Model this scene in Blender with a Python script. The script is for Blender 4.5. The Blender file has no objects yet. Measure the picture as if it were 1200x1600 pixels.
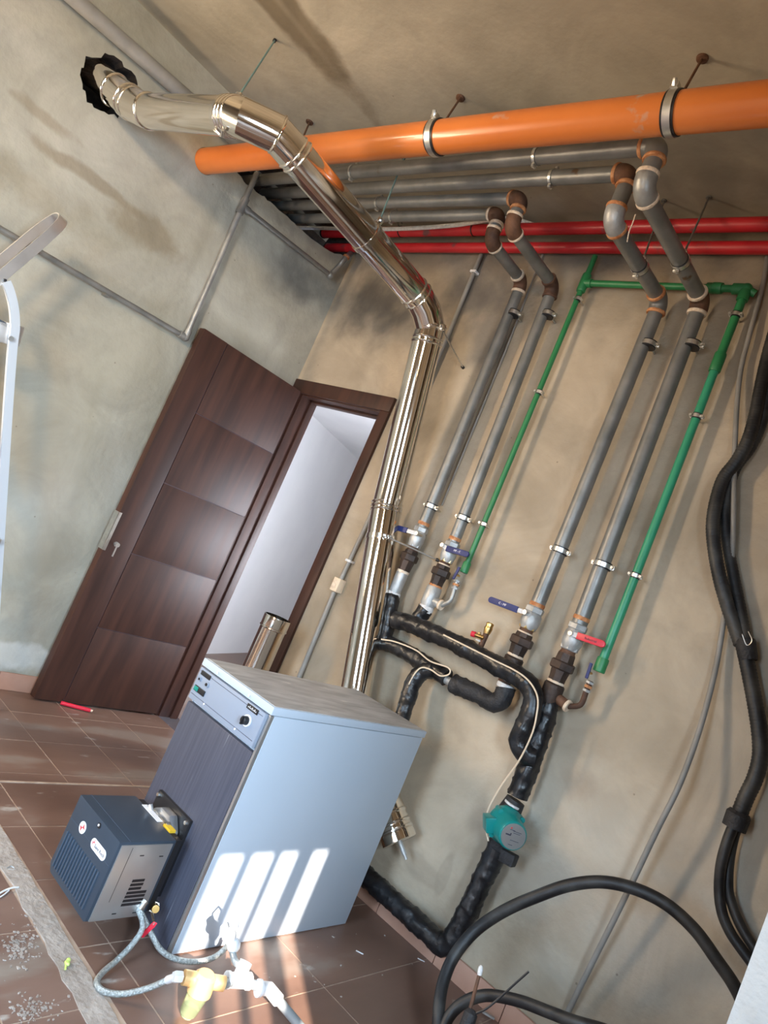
import bpy, bmesh, math, random
from mathutils import Vector, Matrix, noise
from mathutils.geometry import tessellate_polygon
random.seed(7)
SC = bpy.context.scene
COL = SC.collection

# ------------------------------------------------------------------ camera
FPX = 1108.3                                   # focal length in pixels of the 1200 x 1600 frame
YAW, PITCH, ROLL = 0.731572, 0.0766857, 0.4080561
CAM = Vector((3.51, -2.6858, 1.30))
_f = Vector((-math.sin(YAW) * math.cos(PITCH), math.cos(YAW) * math.cos(PITCH), math.sin(PITCH)))
_r = Vector((math.cos(YAW), math.sin(YAW), 0))
_u = _r.cross(_f)
RIGHT = math.cos(ROLL) * _r + math.sin(ROLL) * _u
UP = -math.sin(ROLL) * _r + math.cos(ROLL) * _u
FWD = _f
cd = bpy.data.cameras.new('camera')
cam = bpy.data.objects.new('camera', cd)
COL.objects.link(cam)
cam.matrix_world = Matrix((
    (RIGHT.x, UP.x, -FWD.x, CAM.x), (RIGHT.y, UP.y, -FWD.y, CAM.y), (RIGHT.z, UP.z, -FWD.z, CAM.z), (0, 0, 0, 1)))
cd.sensor_fit = 'HORIZONTAL'
cd.sensor_width = 36.0
cd.lens = 36.0 * FPX / 1200.0
cd.clip_start = 0.02
SC.camera = cam

# ------------------------------------------------------------------ world, sun, daylight, exposure
SC.view_settings.view_transform = 'Standard'
SC.view_settings.look = 'None'
SC.view_settings.gamma = 1.0
SC.view_settings.use_curve_mapping = False
SC.view_settings.exposure = -0.46
w = bpy.data.worlds.new('sky'); SC.world = w; w.use_nodes = True
bg = w.node_tree.nodes['Background']
bg.inputs['Color'].default_value = (0.55, 0.72, 1.0, 1)
bg.inputs['Strength'].default_value = 1.6


def add_light(name, kind, loc, direction, energy, color, **kw):
    l = bpy.data.lights.new(name, kind); l.energy = energy; l.color = color
    for k, v in kw.items(): setattr(l, k, v)
    o = bpy.data.objects.new(name, l); COL.objects.link(o); o.location = loc
    if direction is not None:
        o.rotation_euler = Vector(direction).to_track_quat('-Z', 'Y').to_euler()
    return o


SUN_DIR = Vector((-0.825, 0.565, -0.50)).normalized()      # the way the sunlight travels
add_light('sun', 'SUN', (8, -5, 6), SUN_DIR, 32.0, (1.0, 0.86, 0.72), angle=math.radians(0.55))
# daylight entering by the barred window in the right wall, by the doorway behind the camera (cool from the sky,
# warm from the sunlit ground outside) and by the narrow window in the left wall, nearer than the frame shows
WARM = (1.0, 0.66, 0.38); COOL = (0.62, 0.81, 1.0)
R120 = math.radians(130)
add_light('window_daylight', 'AREA', (4.27, -2.50, 1.50), (-1, 0.25, -0.35), 72.0, COOL, shape='RECTANGLE', size=0.40, size_y=0.85, spread=math.radians(112))
add_light('doorway_sky', 'AREA', (2.6, -4.22, 1.35), (-1.0, 1, -0.70), 128.0, (0.50, 0.74, 1.0), shape='RECTANGLE', size=1.0, size_y=1.4, spread=R120)
add_light('doorway_ground', 'AREA', (2.6, -4.22, 0.45), (-0.8, 1, 0.60), 16.0, WARM, shape='RECTANGLE', size=1.0, size_y=0.7, spread=R120)
add_light('warm_fill_high', 'AREA', (3.0, -4.08, 2.55), (-1, .93, -0.15), 25.0, (1.0, 0.75, 0.48), shape='RECTANGLE', size=0.40, size_y=0.28, spread=math.radians(82))  # added warm light, set high to brighten the left wall
add_light('left_window_glow', 'AREA', (0.03, -3.05, 1.75), (1, 1.1, 0.10), 92.0, (1.0, 0.77, 0.53), shape='RECTANGLE', size=0.26, size_y=1.3)
add_light('corridor_fill', 'AREA', (1.0, 1.0, 1.5), (-1, -.1, .12), 230.0, (0.86, 0.90, 1.0), shape='RECTANGLE', size=0.9, size_y=1.5)  # added area light to brighten the corridor, no opening behind it

# ------------------------------------------------------------------ helpers: pixel of the frame -> point on a plane of the room


def ray(px, py):
    return (FWD * FPX + RIGHT * (px - 600) - UP * (py - 800)) / FPX


def P(px, py, x=None, y=None, z=None, d=None):
    a = ray(px, py)
    if x is not None: t = (x - CAM.x) / a.x
    elif y is not None: t = (y - CAM.y) / a.y
    elif z is not None: t = (z - CAM.z) / a.z
    else: t = d
    return CAM + a * t


def near(px, py, A, B):
    """point of the line A-B closest to the sight line through a pixel"""
    a = ray(px, py); D = (B - A).normalized(); w0 = CAM - A
    b = a.dot(D); aa = a.dot(a); d1 = a.dot(w0); e = D.dot(w0)
    s = (aa * e - b * d1) / (aa - b * b)
    return A + D * s


WORLD = {}


class MB:
    def __init__(s): s.v = []; s.f = []

    def add(s, vs, fs):
        n = len(s.v); s.v += [Vector(p) for p in vs]; s.f += [tuple(i + n for i in f) for f in fs]; return s

    def box(s, lo, hi):
        x0, y0, z0 = lo; x1, y1, z1 = hi
        return s.add([(x0, y0, z0), (x1, y0, z0), (x1, y1, z0), (x0, y1, z0), (x0, y0, z1), (x1, y0, z1), (x1, y1, z1), (x0, y1, z1)],
                     [(3, 2, 1, 0), (4, 5, 6, 7), (0, 1, 5, 4), (1, 2, 6, 5), (2, 3, 7, 6), (3, 0, 4, 7)])

    def obox(s, c, ax, ay, az):
        """oriented box: centre and three half-extent vectors"""
        c = Vector(c); ax = Vector(ax); ay = Vector(ay); az = Vector(az)
        if ax.cross(ay).dot(az) < 0: az = -az
        vs = [c + ax * i + ay * j + az * k for i, j, k in ((-1, -1, -1), (1, -1, -1), (1, 1, -1), (-1, 1, -1), (-1, -1, 1), (1, -1, 1), (1, 1, 1), (-1, 1, 1))]
        return s.add(vs, [(3, 2, 1, 0), (4, 5, 6, 7), (0, 1, 5, 4), (1, 2, 6, 5), (2, 3, 7, 6), (3, 0, 4, 7)])

    def lathe(s, a, d, prof, n=24):
        """prof: list of (distance along d, radius)"""
        a = Vector(a); d = Vector(d).normalized()
        u = d.orthogonal().normalized(); v = d.cross(u)
        vs = []; fs = []
        for h, r in prof:
            for i in range(n):
                t = 2 * math.pi * i / n
                vs.append(a + d * h + (u * math.cos(t) + v * math.sin(t)) * r)
        for k in range(len(prof) - 1):
            for i in range(n):
                j = (i + 1) % n
                fs.append((k * n + i, k * n + j, (k + 1) * n + j, (k + 1) * n + i))
        fs.append(tuple(reversed(range(n)))); fs.append(tuple(range((len(prof) - 1) * n, len(prof) * n)))
        return s.add(vs, fs)

    def cyl(s, a, b, r, r2=None, n=24):
        a = Vector(a); b = Vector(b)
        return s.lathe(a, b - a, [(0, r), ((b - a).length, r if r2 is None else r2)], n)

    def sphere(s, c, r, n=14, sz=(1, 1, 1)):
        vs = []; fs = []; m = n // 2
        c = Vector(c); vs.append(c + Vector((0, 0, -r * sz[2])))
        for k in range(1, m):
            ph = -math.pi / 2 + math.pi * k / m
            for i in range(n):
                t = 2 * math.pi * i / n
                vs.append(c + Vector((math.cos(t) * math.cos(ph) * r * sz[0], math.sin(t) * math.cos(ph) * r * sz[1], math.sin(ph) * r * sz[2])))
        vs.append(c + Vector((0, 0, r * sz[2])))
        for i in range(n): fs.append((0, 1 + (i + 1) % n, 1 + i))
        for k in range(m - 2):
            for i in range(n):
                a = 1 + k * n + i; b = 1 + k * n + (i + 1) % n
                fs.append((a, b, b + n, a + n))
        L = len(vs) - 1
        for i in range(n): fs.append((L, 1 + (m - 2) * n + i, 1 + (m - 2) * n + (i + 1) % n))
        return s.add(vs, fs)

    def tube(s, pts, r, n=16, caps=True, rf=None, flat=None):
        """sweep a circle along points; rf(arc length, angle) scales the radius; flat=(w,h,normal) sweeps a strip"""
        pts = [Vector(p) for p in pts]
        T = []
        for i in range(len(pts)):
            a = pts[max(i - 1, 0)]; b = pts[min(i + 1, len(pts) - 1)]
            T.append((b - a).normalized())
        if flat: u = Vector(flat[2]).normalized()
        else: u = T[0].orthogonal().normalized()
        vs = []; fs = []; L = 0
        m = 4 if flat else n
        for i, p in enumerate(pts):
            if i: L += (p - pts[i - 1]).length
            u = (u - T[i] * u.dot(T[i])).normalized(); v = T[i].cross(u)
            if flat:
                for a, b in ((-1, -1), (1, -1), (1, 1), (-1, 1)): vs.append(p + u * a * flat[0] / 2 + v * b * flat[1] / 2)
            else:
                for k in range(n):
                    t = 2 * math.pi * k / n
                    q = r * (rf(L, t) if rf else 1)
                    vs.append(p + (u * math.cos(t) + v * math.sin(t)) * q)
        for i in range(len(pts) - 1):
            for k in range(m):
                j = (k + 1) % m
                fs.append((i * m + k, i * m + j, (i + 1) * m + j, (i + 1) * m + k))
        if caps: fs.append(tuple(reversed(range(m)))); fs.append(tuple(range((len(pts) - 1) * m, len(pts) * m)))
        return s.add(vs, fs)

    def prism(s, poly, o, u, v, t):
        """polygon in (u,v) around o, extruded by vector t"""
        o = Vector(o); u = Vector(u); v = Vector(v); t = Vector(t); n = len(poly)
        vs = [o + u * a + v * b for a, b in poly]; vs += [p + t for p in vs]
        tri = tessellate_polygon([[Vector((a, b, 0)) for a, b in poly]])
        fs = []
        area = sum(poly[i][0] * poly[(i + 1) % n][1] - poly[(i + 1) % n][0] * poly[i][1] for i in range(n))
        flip = (u.cross(v).dot(t) * area) > 0
        for a, b, c in tri:
            nn = (Vector((*poly[b], 0)) - Vector((*poly[a], 0))).cross(Vector((*poly[c], 0)) - Vector((*poly[a], 0))).z * u.cross(v).dot(t)
            if nn > 0: a, c = c, a
            fs.append((a, b, c)); fs.append((c + n, b + n, a + n))
        for i in range(n):
            j = (i + 1) % n
            fs.append((i, j, j + n, i + n) if flip else (j, i, i + n, j + n))
        return s.add(vs, fs)

    def build(s, name, mat, parent=None, smooth=True, bevel=0, angle=35, origin=None):
        lo = [min(p[i] for p in s.v) for i in range(3)]; hi = [max(p[i] for p in s.v) for i in range(3)]
        c = Vector(((lo[0] + hi[0]) / 2, (lo[1] + hi[1]) / 2, lo[2] if parent is None else (lo[2] + hi[2]) / 2))
        if origin is not None: c = Vector(origin)
        me = bpy.data.meshes.new(name)
        me.from_pydata([p - c for p in s.v], [], s.f); me.update()
        if bevel:
            bm = bmesh.new(); bm.from_mesh(me)
            ed = [e for e in bm.edges if len(e.link_faces) == 2 and e.calc_face_angle(0) > 0.6]
            bmesh.ops.bevel(bm, geom=ed, offset=bevel, segments=2, affect='EDGES', profile=0.6)
            bm.to_mesh(me); bm.free()
        if smooth:
            me.polygons.foreach_set('use_smooth', [True] * len(me.polygons))
            me.set_sharp_from_angle(angle=math.radians(angle))
        me.materials.append(mat)
        o = bpy.data.objects.new(name, me); COL.objects.link(o)
        WORLD[o] = c
        if parent is not None:
            o.parent = parent; o.location = c - WORLD[parent]
        else: o.location = c
        return o


def tag(o, label=None, cat=None, group=None, kind=None):
    if label: o['label'] = label
    if cat: o['category'] = cat
    if group: o['group'] = group
    if kind: o['kind'] = kind
    return o


def thing(name, loc, label=None, cat=None, group=None, kind=None):
    o = bpy.data.objects.new(name, None); COL.objects.link(o); o.location = loc; WORLD[o] = Vector(loc)
    o.empty_display_size = 0.05
    return tag(o, label, cat, group, kind)


def smooth_path(pts, k=8):
    """Catmull-Rom through the points"""
    pts = [Vector(p) for p in pts]; q = [pts[0] * 2 - pts[1]] + pts + [pts[-1] * 2 - pts[-2]]; out = []
    for i in range(1, len(q) - 2):
        a, b, c, d = q[i - 1:i + 3]
        for j in range(k):
            t = j / k
            out.append(0.5 * ((2 * b) + (c - a) * t + (2 * a - 5 * b + 4 * c - d) * t * t + (3 * b - a - 3 * c + d) * t ** 3))
    out.append(pts[-1]); return out


def arc(p0, p, p2, R, k=8):
    """points of a fillet at corner p"""
    a = (p0 - p).normalized(); b = (p2 - p).normalized(); ang = a.angle(b)
    t = R / math.tan(ang / 2); t = min(t, R * 3)
    c = p + (a + b).normalized() * (R / math.sin(ang / 2))
    s0 = p + a * t - c; s1 = p + b * t - c
    ax = s0.cross(s1).normalized(); tot = s0.angle(s1)
    return [c + Matrix.Rotation(tot * i / k, 3, ax) @ s0 for i in range(k + 1)]


# ------------------------------------------------------------------ materials
def nd(nt, t, **kw):
    n = nt.nodes.new(t)
    for k, v in kw.items():
        if k.startswith('i_'):
            n.inputs[k[2:].replace('_', ' ')].default_value = v
        else: setattr(n, k, v)
    return n


def mat(name, c1, c2=None, rough=0.5, metal=0.0, scale=8.0, lo=0.35, hi=0.65, bump=0.0, bscale=None, detail=6.0,
        rough2=None, stretch=None, spec=None, coat=0.0, spots=None, distort=0.0, alpha=None, trans=0.0, emit=None):
    m = bpy.data.materials.new(name); m.use_nodes = True; nt = m.node_tree
    b = nt.nodes['Principled BSDF']
    b.inputs['Roughness'].default_value = rough; b.inputs['Metallic'].default_value = metal
    if spec is not None: b.inputs['Specular IOR Level'].default_value = spec
    b.inputs['Coat Weight'].default_value = coat
    b.inputs['Transmission Weight'].default_value = trans
    if emit: b.inputs['Emission Color'].default_value = (*emit[0], 1); b.inputs['Emission Strength'].default_value = emit[1]
    if c2 is None and not bump and not spots:
        b.inputs['Base Color'].default_value = (*c1, 1); return m
    g = nd(nt, 'ShaderNodeNewGeometry')
    mp = nd(nt, 'ShaderNodeMapping'); nt.links.new(g.outputs['Position'], mp.inputs['Vector'])
    if stretch: mp.inputs['Scale'].default_value = stretch
    n = nd(nt, 'ShaderNodeTexNoise'); n.inputs['Scale'].default_value = scale; n.inputs['Detail'].default_value = detail
    n.inputs['Distortion'].default_value = distort
    nt.links.new(mp.outputs[0], n.inputs['Vector'])
    cr = nd(nt, 'ShaderNodeValToRGB'); cr.color_ramp.elements[0].position = lo; cr.color_ramp.elements[1].position = hi
    cr.color_ramp.elements[0].color = (*c1, 1); cr.color_ramp.elements[1].color = (*(c2 or c1), 1)
    nt.links.new(n.outputs['Fac'], cr.inputs['Fac'])
    col = cr.outputs['Color']
    if spots:                       # (colour, scale, threshold)
        for sc, ss, th in spots:
            n2 = nd(nt, 'ShaderNodeTexNoise'); n2.inputs['Scale'].default_value = ss; n2.inputs['Detail'].default_value = 5
            nt.links.new(mp.outputs[0], n2.inputs['Vector'])
            r2 = nd(nt, 'ShaderNodeValToRGB'); r2.color_ramp.elements[0].position = th; r2.color_ramp.elements[1].position = th + 0.07
            nt.links.new(n2.outputs['Fac'], r2.inputs['Fac'])
            mx = nd(nt, 'ShaderNodeMix', data_type='RGBA'); nt.links.new(r2.outputs['Color'], mx.inputs[0])
            nt.links.new(col, mx.inputs[6]); mx.inputs[7].default_value = (*sc, 1); col = mx.outputs[2]
    nt.links.new(col, b.inputs['Base Color'])
    if rough2 is not None:
        rr = nd(nt, 'ShaderNodeMapRange'); rr.inputs[3].default_value = rough; rr.inputs[4].default_value = rough2
        nt.links.new(n.outputs['Fac'], rr.inputs[0]); nt.links.new(rr.outputs[0], b.inputs['Roughness'])
    if bump:
        n3 = nd(nt, 'ShaderNodeTexNoise'); n3.inputs['Scale'].default_value = bscale or scale * 4; n3.inputs['Detail'].default_value = 8
        nt.links.new(mp.outputs[0], n3.inputs['Vector'])
        bp = nd(nt, 'ShaderNodeBump'); bp.inputs['Strength'].default_value = bump; bp.inputs['Distance'].default_value = 0.01
        nt.links.new(n3.outputs['Fac'], bp.inputs['Height']); nt.links.new(bp.outputs[0], b.inputs['Normal'])
    return m


def plaster(name, base, light, blots, rough=0.85, bump=0.45, fleck=True, warp=1.3):
    """trowelled plaster; blots = (centre, radii, colour, amount, softness): patches mixed into the colour, stains as well as painted shade"""
    m = mat(name, base, light, rough=rough, scale=1.6, lo=0.3, hi=0.7, bump=bump, bscale=26, detail=9, distort=0.6)
    nt = m.node_tree; b = nt.nodes['Principled BSDF']; g = [n for n in nt.nodes if n.type == 'NEW_GEOMETRY'][0]
    col = b.inputs['Base Color'].links[0].from_socket
    wn = nd(nt, 'ShaderNodeTexNoise'); wn.inputs['Scale'].default_value = 5.0; wn.inputs['Detail'].default_value = 7
    nt.links.new(g.outputs['Position'], wn.inputs['Vector'])
    wsub = nd(nt, 'ShaderNodeVectorMath', operation='SUBTRACT'); nt.links.new(wn.outputs['Color'], wsub.inputs[0]); wsub.inputs[1].default_value = (.5, .5, .5)
    for c, rad, colr, amt, soft in blots:
        v1 = nd(nt, 'ShaderNodeVectorMath', operation='SUBTRACT'); nt.links.new(g.outputs['Position'], v1.inputs[0]); v1.inputs[1].default_value = c
        v2 = nd(nt, 'ShaderNodeVectorMath', operation='DIVIDE'); nt.links.new(v1.outputs[0], v2.inputs[0]); v2.inputs[1].default_value = rad
        v3 = nd(nt, 'ShaderNodeVectorMath', operation='MULTIPLY_ADD'); nt.links.new(wsub.outputs[0], v3.inputs[0]); v3.inputs[1].default_value = (warp, warp, warp)
        nt.links.new(v2.outputs[0], v3.inputs[2])
        ln = nd(nt, 'ShaderNodeVectorMath', operation='LENGTH'); nt.links.new(v3.outputs[0], ln.inputs[0])
        mr = nd(nt, 'ShaderNodeMapRange', interpolation_type='SMOOTHSTEP'); mr.inputs[1].default_value = 1.0; mr.inputs[2].default_value = 1.0 - soft
        mr.inputs[3].default_value = 0; mr.inputs[4].default_value = amt
        nt.links.new(ln.outputs['Value'], mr.inputs[0])
        mx = nd(nt, 'ShaderNodeMix', data_type='RGBA'); nt.links.new(mr.outputs[0], mx.inputs[0]); nt.links.new(col, mx.inputs[6]); mx.inputs[7].default_value = (*colr, 1)
        col = mx.outputs[2]
    sw = nd(nt, 'ShaderNodeTexNoise'); sw.inputs['Scale'].default_value = 2.3; sw.inputs['Detail'].default_value = 10; sw.inputs['Distortion'].default_value = 1.3; sw.inputs['Roughness'].default_value = .62
    nt.links.new(g.outputs['Position'], sw.inputs['Vector'])
    sr = nd(nt, 'ShaderNodeMapRange'); sr.inputs[1].default_value = .38; sr.inputs[2].default_value = .66; sr.inputs[3].default_value = .86; sr.inputs[4].default_value = 1.09
    nt.links.new(sw.outputs['Fac'], sr.inputs[0])
    vm = nd(nt, 'ShaderNodeVectorMath', operation='SCALE'); nt.links.new(col, vm.inputs[0]); nt.links.new(sr.outputs[0], vm.inputs['Scale']); col = vm.outputs[0]
    if fleck:                      # small chips and dirt marks
        vo = nd(nt, 'ShaderNodeTexVoronoi'); vo.inputs['Scale'].default_value = 7; nt.links.new(g.outputs['Position'], vo.inputs['Vector'])
        mr = nd(nt, 'ShaderNodeMapRange'); mr.inputs[1].default_value = 0.035; mr.inputs[2].default_value = 0.02; mr.inputs[3].default_value = 0; mr.inputs[4].default_value = 0.55
        nt.links.new(vo.outputs['Distance'], mr.inputs[0])
        mx = nd(nt, 'ShaderNodeMix', data_type='RGBA'); nt.links.new(mr.outputs[0], mx.inputs[0]); nt.links.new(col, mx.inputs[6]); mx.inputs[7].default_value = (.12, .09, .06, 1)
        col = mx.outputs[2]
    nt.links.new(col, b.inputs['Base Color'])
    return m


GREYB = (.17, .155, .13)
M = {}
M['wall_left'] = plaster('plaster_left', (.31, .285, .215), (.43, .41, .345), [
    ((0, -1.22, 2.36), (.4, .24, .12), (.20, .155, .09), .62, .6),
    ((0, -1.55, 2.42), (.4, .32, .045), (.21, .165, .10), .60, .5),
    ((0, -1.80, 2.52), (.4, .22, .035), (.23, .18, .11), .50, .5),
    ((0, -1.72, 2.22), (.4, .30, .10), (.27, .22, .14), .35, .6),
    ((0, -0.30, 2.70), (.4, .45, .26), (.16, .15, .13), .75, .9),  # flue shadow towards the corner, painted in grey
    ((0, -1.3, .17), (.4, 1.4, .09), (.62, .62, .58), .7, .4)], warp=2.0)
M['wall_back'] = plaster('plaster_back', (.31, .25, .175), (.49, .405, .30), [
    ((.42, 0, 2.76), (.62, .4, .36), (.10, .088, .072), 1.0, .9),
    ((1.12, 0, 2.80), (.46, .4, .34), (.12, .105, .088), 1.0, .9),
    ((1.5, 0, 3.10), (3.2, .4, .22), (.13, .11, .09), .85, .8),  # shade under the ceiling, painted along the top of the wall
    ((1.30, 0, 2.55), (.16, .4, .22), (.17, .15, .125), .8, .6),  # darker grey patch beside the flue bend
    ((2.05, 0, .26), (.13, .4, .06), (.32, .26, .19), .45, .3),
    ((2.16, 0, .30), (.035, .4, .10), (.32, .26, .19), .45, .3),
    ((2.50, 0, .85), (.10, .4, .10), (.30, .21, .14), .45, .8),
    ((2.9, 0, .6), (.9, .4, .5), (.52, .49, .42), .6, .9),
    ((2.95, 0, 1.5), (.25, .4, .9), (.42, .39, .33), .5, .8)])
M['ceiling'] = plaster('plaster_ceiling', (.31, .275, .205), (.44, .39, .30), [
    ((.795, -2.25, 3.23), (.155, 1.50, .3), (.15, .115, .07), .88, .22),
    ((.80, -1.9, 3.23), (.035, 1.1, .3), (.33, .285, .21), .5, .9)], bump=.18, warp=.45)
M['pier'] = plaster('rough_white_render', (.62, .64, .64), (.78, .80, .80), [], bump=1.0, fleck=False)
M['corridor'] = mat('white_gloss_paint', (.74, .74, .75), (.80, .80, .80), rough=.32, scale=2)
M['brick'] = mat('broken_brick_shaded', (.02, .013, .009), (.05, .033, .022), rough=.95, scale=30, bump=.8)  # brick with the shade inside the holes put into its colour
M['grout'] = mat('beige_grout', (.36, .26, .195), (.46, .35, .27), rough=.9, scale=20)
M['tile'] = mat('brown_floor_tile', (.135, .076, .055), (.225, .135, .10), rough=.24, rough2=.5, scale=3.2, stretch=(1, .35, 1), detail=9,
                bump=.06, bscale=30, spots=[((.25, .19, .155), 3.2, .57), ((.40, .35, .31), 17.0, .66)])
M['tile2'] = mat('brown_floor_tile_worn', (.15, .088, .066), (.24, .15, .115), rough=.28, rough2=.5, scale=3.4, stretch=(1, .35, 1), detail=9,
                 bump=.06, bscale=30, spots=[((.28, .23, .19), 3.0, .54), ((.42, .38, .34), 19.0, .66)])
M['skirting'] = mat('terracotta_skirting', (.40, .215, .15), (.50, .29, .21), rough=.4, scale=5)
M['mortar'] = mat('grey_mortar', (.30, .255, .22), (.42, .37, .33), rough=.95, scale=14, bump=.6)
M['wood'] = mat('dark_brown_veneer', (.030, .0105, .0065), (.060, .021, .012), rough=.46, rough2=.58, scale=5.5, stretch=(3.2, 3.2, .35), detail=9, distort=.4)
M['wood_line'] = mat('groove_line', (.10, .07, .085), rough=.5)
M['stainless'] = mat('polished_stainless', (.80, .74, .66), (.88, .82, .74), rough=.085, metal=1, scale=3)
M['stainless2'] = mat('stainless_band', (.80, .76, .70), rough=.16, metal=1)
M['zinc'] = mat('zinc_plated_steel', (.62, .62, .60), (.74, .73, .70), rough=.35, metal=1, scale=40)
M['galv'] = mat('galvanised_pipe', (.165, .165, .155), (.285, .28, .265), rough=.42, metal=.5, scale=9, lo=.3, hi=.72, detail=9, bump=.12, bscale=50,
                spots=[((.15, .09, .05), 12.0, .70)])
M['galv_light'] = mat('bright_galvanised_pipe', (.25, .25, .24), (.38, .38, .36), rough=.42, metal=.5, scale=14, bump=.15, bscale=60, spots=[((.2, .13, .07), 14.0, .70)])
M['galv_new'] = mat('bright_galvanised_fitting', (.34, .34, .33), (.48, .48, .47), rough=.45, metal=.45, scale=20, bump=.2, bscale=60)
M['rust'] = mat('rusted_iron', (.065, .032, .020), (.165, .078, .042), rough=.7, metal=.2, scale=14, bump=.3)
M['rust_dark'] = mat('dark_cast_iron', (.030, .020, .016), (.075, .046, .033), rough=.55, metal=.3, scale=14, bump=.3)
M['rust_bright'] = mat('orange_rust', (.36, .12, .035), (.62, .30, .13), rough=.7, scale=40, bump=.4, bscale=120)
M['hemp'] = mat('pale_thread_hemp', (.62, .47, .33), (.78, .66, .52), rough=.9, scale=60, bump=.5, bscale=150)
M['orange'] = mat('orange_pvc', (.56, .150, .026), (.65, .19, .038), rough=.30, scale=3, coat=.2, spots=[((.48, .34, .26), 9.0, .68)])
M['red'] = mat('red_painted_pipe', (.40, .012, .018), (.50, .02, .026), rough=.35, scale=6, spots=[((.16, .05, .05), 8.0, .63)])
M['green'] = mat('green_polypropylene', (.018, .17, .055), (.025, .21, .07), rough=.4, scale=6)
M['green_teal'] = mat('bluish_green_polypropylene', (.022, .25, .125), (.03, .29, .15), rough=.38, scale=6)
M['grey_pvc'] = mat('grey_conduit', (.20, .19, .17), (.28, .265, .24), rough=.5, scale=8)
M['black'] = mat('black_insulation_tape', (.006, .006, .007), (.016, .016, .018), rough=.2, rough2=.45, scale=30, bump=.45, bscale=28)
M['black_matt'] = mat('black_foam', (.010, .010, .012), (.025, .024, .026), rough=.6, scale=30, bump=.4)
M['hose'] = mat('dusty_black_corrugated_hose', (.009, .009, .010), (.065, .062, .056), rough=.5, scale=9, lo=.42, hi=.75, detail=8, bump=.2)
M['cream'] = mat('cream_cable', (.72, .58, .42), rough=.5)
M['white_cloth'] = mat('white_tape', (.80, .79, .78), (.66, .64, .63), rough=.8, scale=60, bump=.6)
M['side'] = mat('pale_blue_grey_lacquer', (.42, .49, .57), (.46, .53, .61), rough=.36, scale=1.4, bump=.02)
M['front'] = mat('slate_lacquer', (.052, .055, .078), (.072, .075, .102), rough=.42, scale=60, stretch=(3, 1, .08), spots=[((.30, .30, .32), 45.0, .70)])
M['panel'] = mat('light_blue_grey_panel', (.25, .29, .36), rough=.38)
M['lid'] = mat('dusty_grey_lid', (.33, .32, .31), (.50, .49, .48), rough=.6, scale=9, stretch=(3, .6, 1), bump=.1, spots=[((.70, .66, .60), 14.0, .68)])
M['dark'] = mat('black_plastic', (.012, .012, .014), rough=.4)
M['switch'] = mat('green_rocker', (.01, .22, .17), rough=.3)
M['burner'] = mat('dark_blue_grey_cover', (.028, .042, .062), (.034, .05, .072), rough=.42, scale=7)
M['rib'] = mat('burner_rib', (.045, .068, .10), rough=.4)
M['plate'] = mat('brushed_plate', (.42, .42, .42), (.52, .51, .50), rough=.33, metal=.75, scale=4)
M['cast'] = mat('cast_aluminium', (.55, .56, .57), (.78, .79, .80), rough=.3, metal=.9, scale=12)
M['yellow'] = mat('yellow_warning_sticker', (.75, .48, .03), rough=.5)
M['white'] = mat('white_plastic', (.82, .82, .82), rough=.4)
M['sticker'] = mat('white_sticker', (.78, .78, .80), rough=.4)
M['ink_red'] = mat('red_print', (.55, .04, .04), rough=.5)
M['ink_dark'] = mat('dark_print', (.04, .04, .06), rough=.5)
M['ink_white'] = mat('white_print', (.72, .72, .75), rough=.5)
M['brass'] = mat('brass', (.55, .36, .13), (.70, .50, .22), rough=.3, metal=1, scale=30)
M['blue'] = mat('blue_handle', (.006, .015, .10), (.010, .022, .13), rough=.5, scale=20)
M['red_handle'] = mat('red_handle', (.62, .02, .045), rough=.4)
M['teal'] = mat('teal_pump_paint', (.0, .20, .19), (.01, .25, .235), rough=.32, scale=6)
M['braid'] = mat('steel_braid', (.36, .40, .40), (.58, .62, .62), rough=.4, metal=.7, scale=160, detail=2, bump=.6, bscale=300)
M['bowl'] = bpy.data.materials.new('yellow_filter_bowl')
M['rod_blue'] = mat('bluish_zinc_rod', (.20, .34, .34), rough=.4, metal=.5)
M['alu'] = mat('aluminium_profile', (.62, .60, .58), (.72, .70, .68), rough=.32, metal=.85, scale=9)
M['alu_white'] = mat('pale_aluminium_rail', (.62, .66, .70), rough=.35, metal=.35)
M['bright'] = mat('bright_zinc_fitting', (.80, .82, .84), rough=.35, metal=.25)
M['gold_body'] = mat('brass_filter_head', (.82, .55, .25), rough=.35, metal=.4)
M['pex'] = mat('grey_steel_pipe', (.34, .38, .40), (.42, .46, .48), rough=.35, metal=.4, scale=12)
M['concrete'] = mat('outdoor_ground', (.45, .38, .30), (.5, .43, .35), rough=.9, scale=4)
_b = M['bowl']; _b.use_nodes = True
_p = _b.node_tree.nodes['Principled BSDF']
_p.inputs['Base Color'].default_value = (.78, .90, .55, 1); _p.inputs['Roughness'].default_value = .08
_p.inputs['Transmission Weight'].default_value = .85; _p.inputs['IOR'].default_value = 1.12


# ================================================================== STRUCTURE
CEIL = 3.23; RX = 4.3; FY = -4.1


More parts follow.
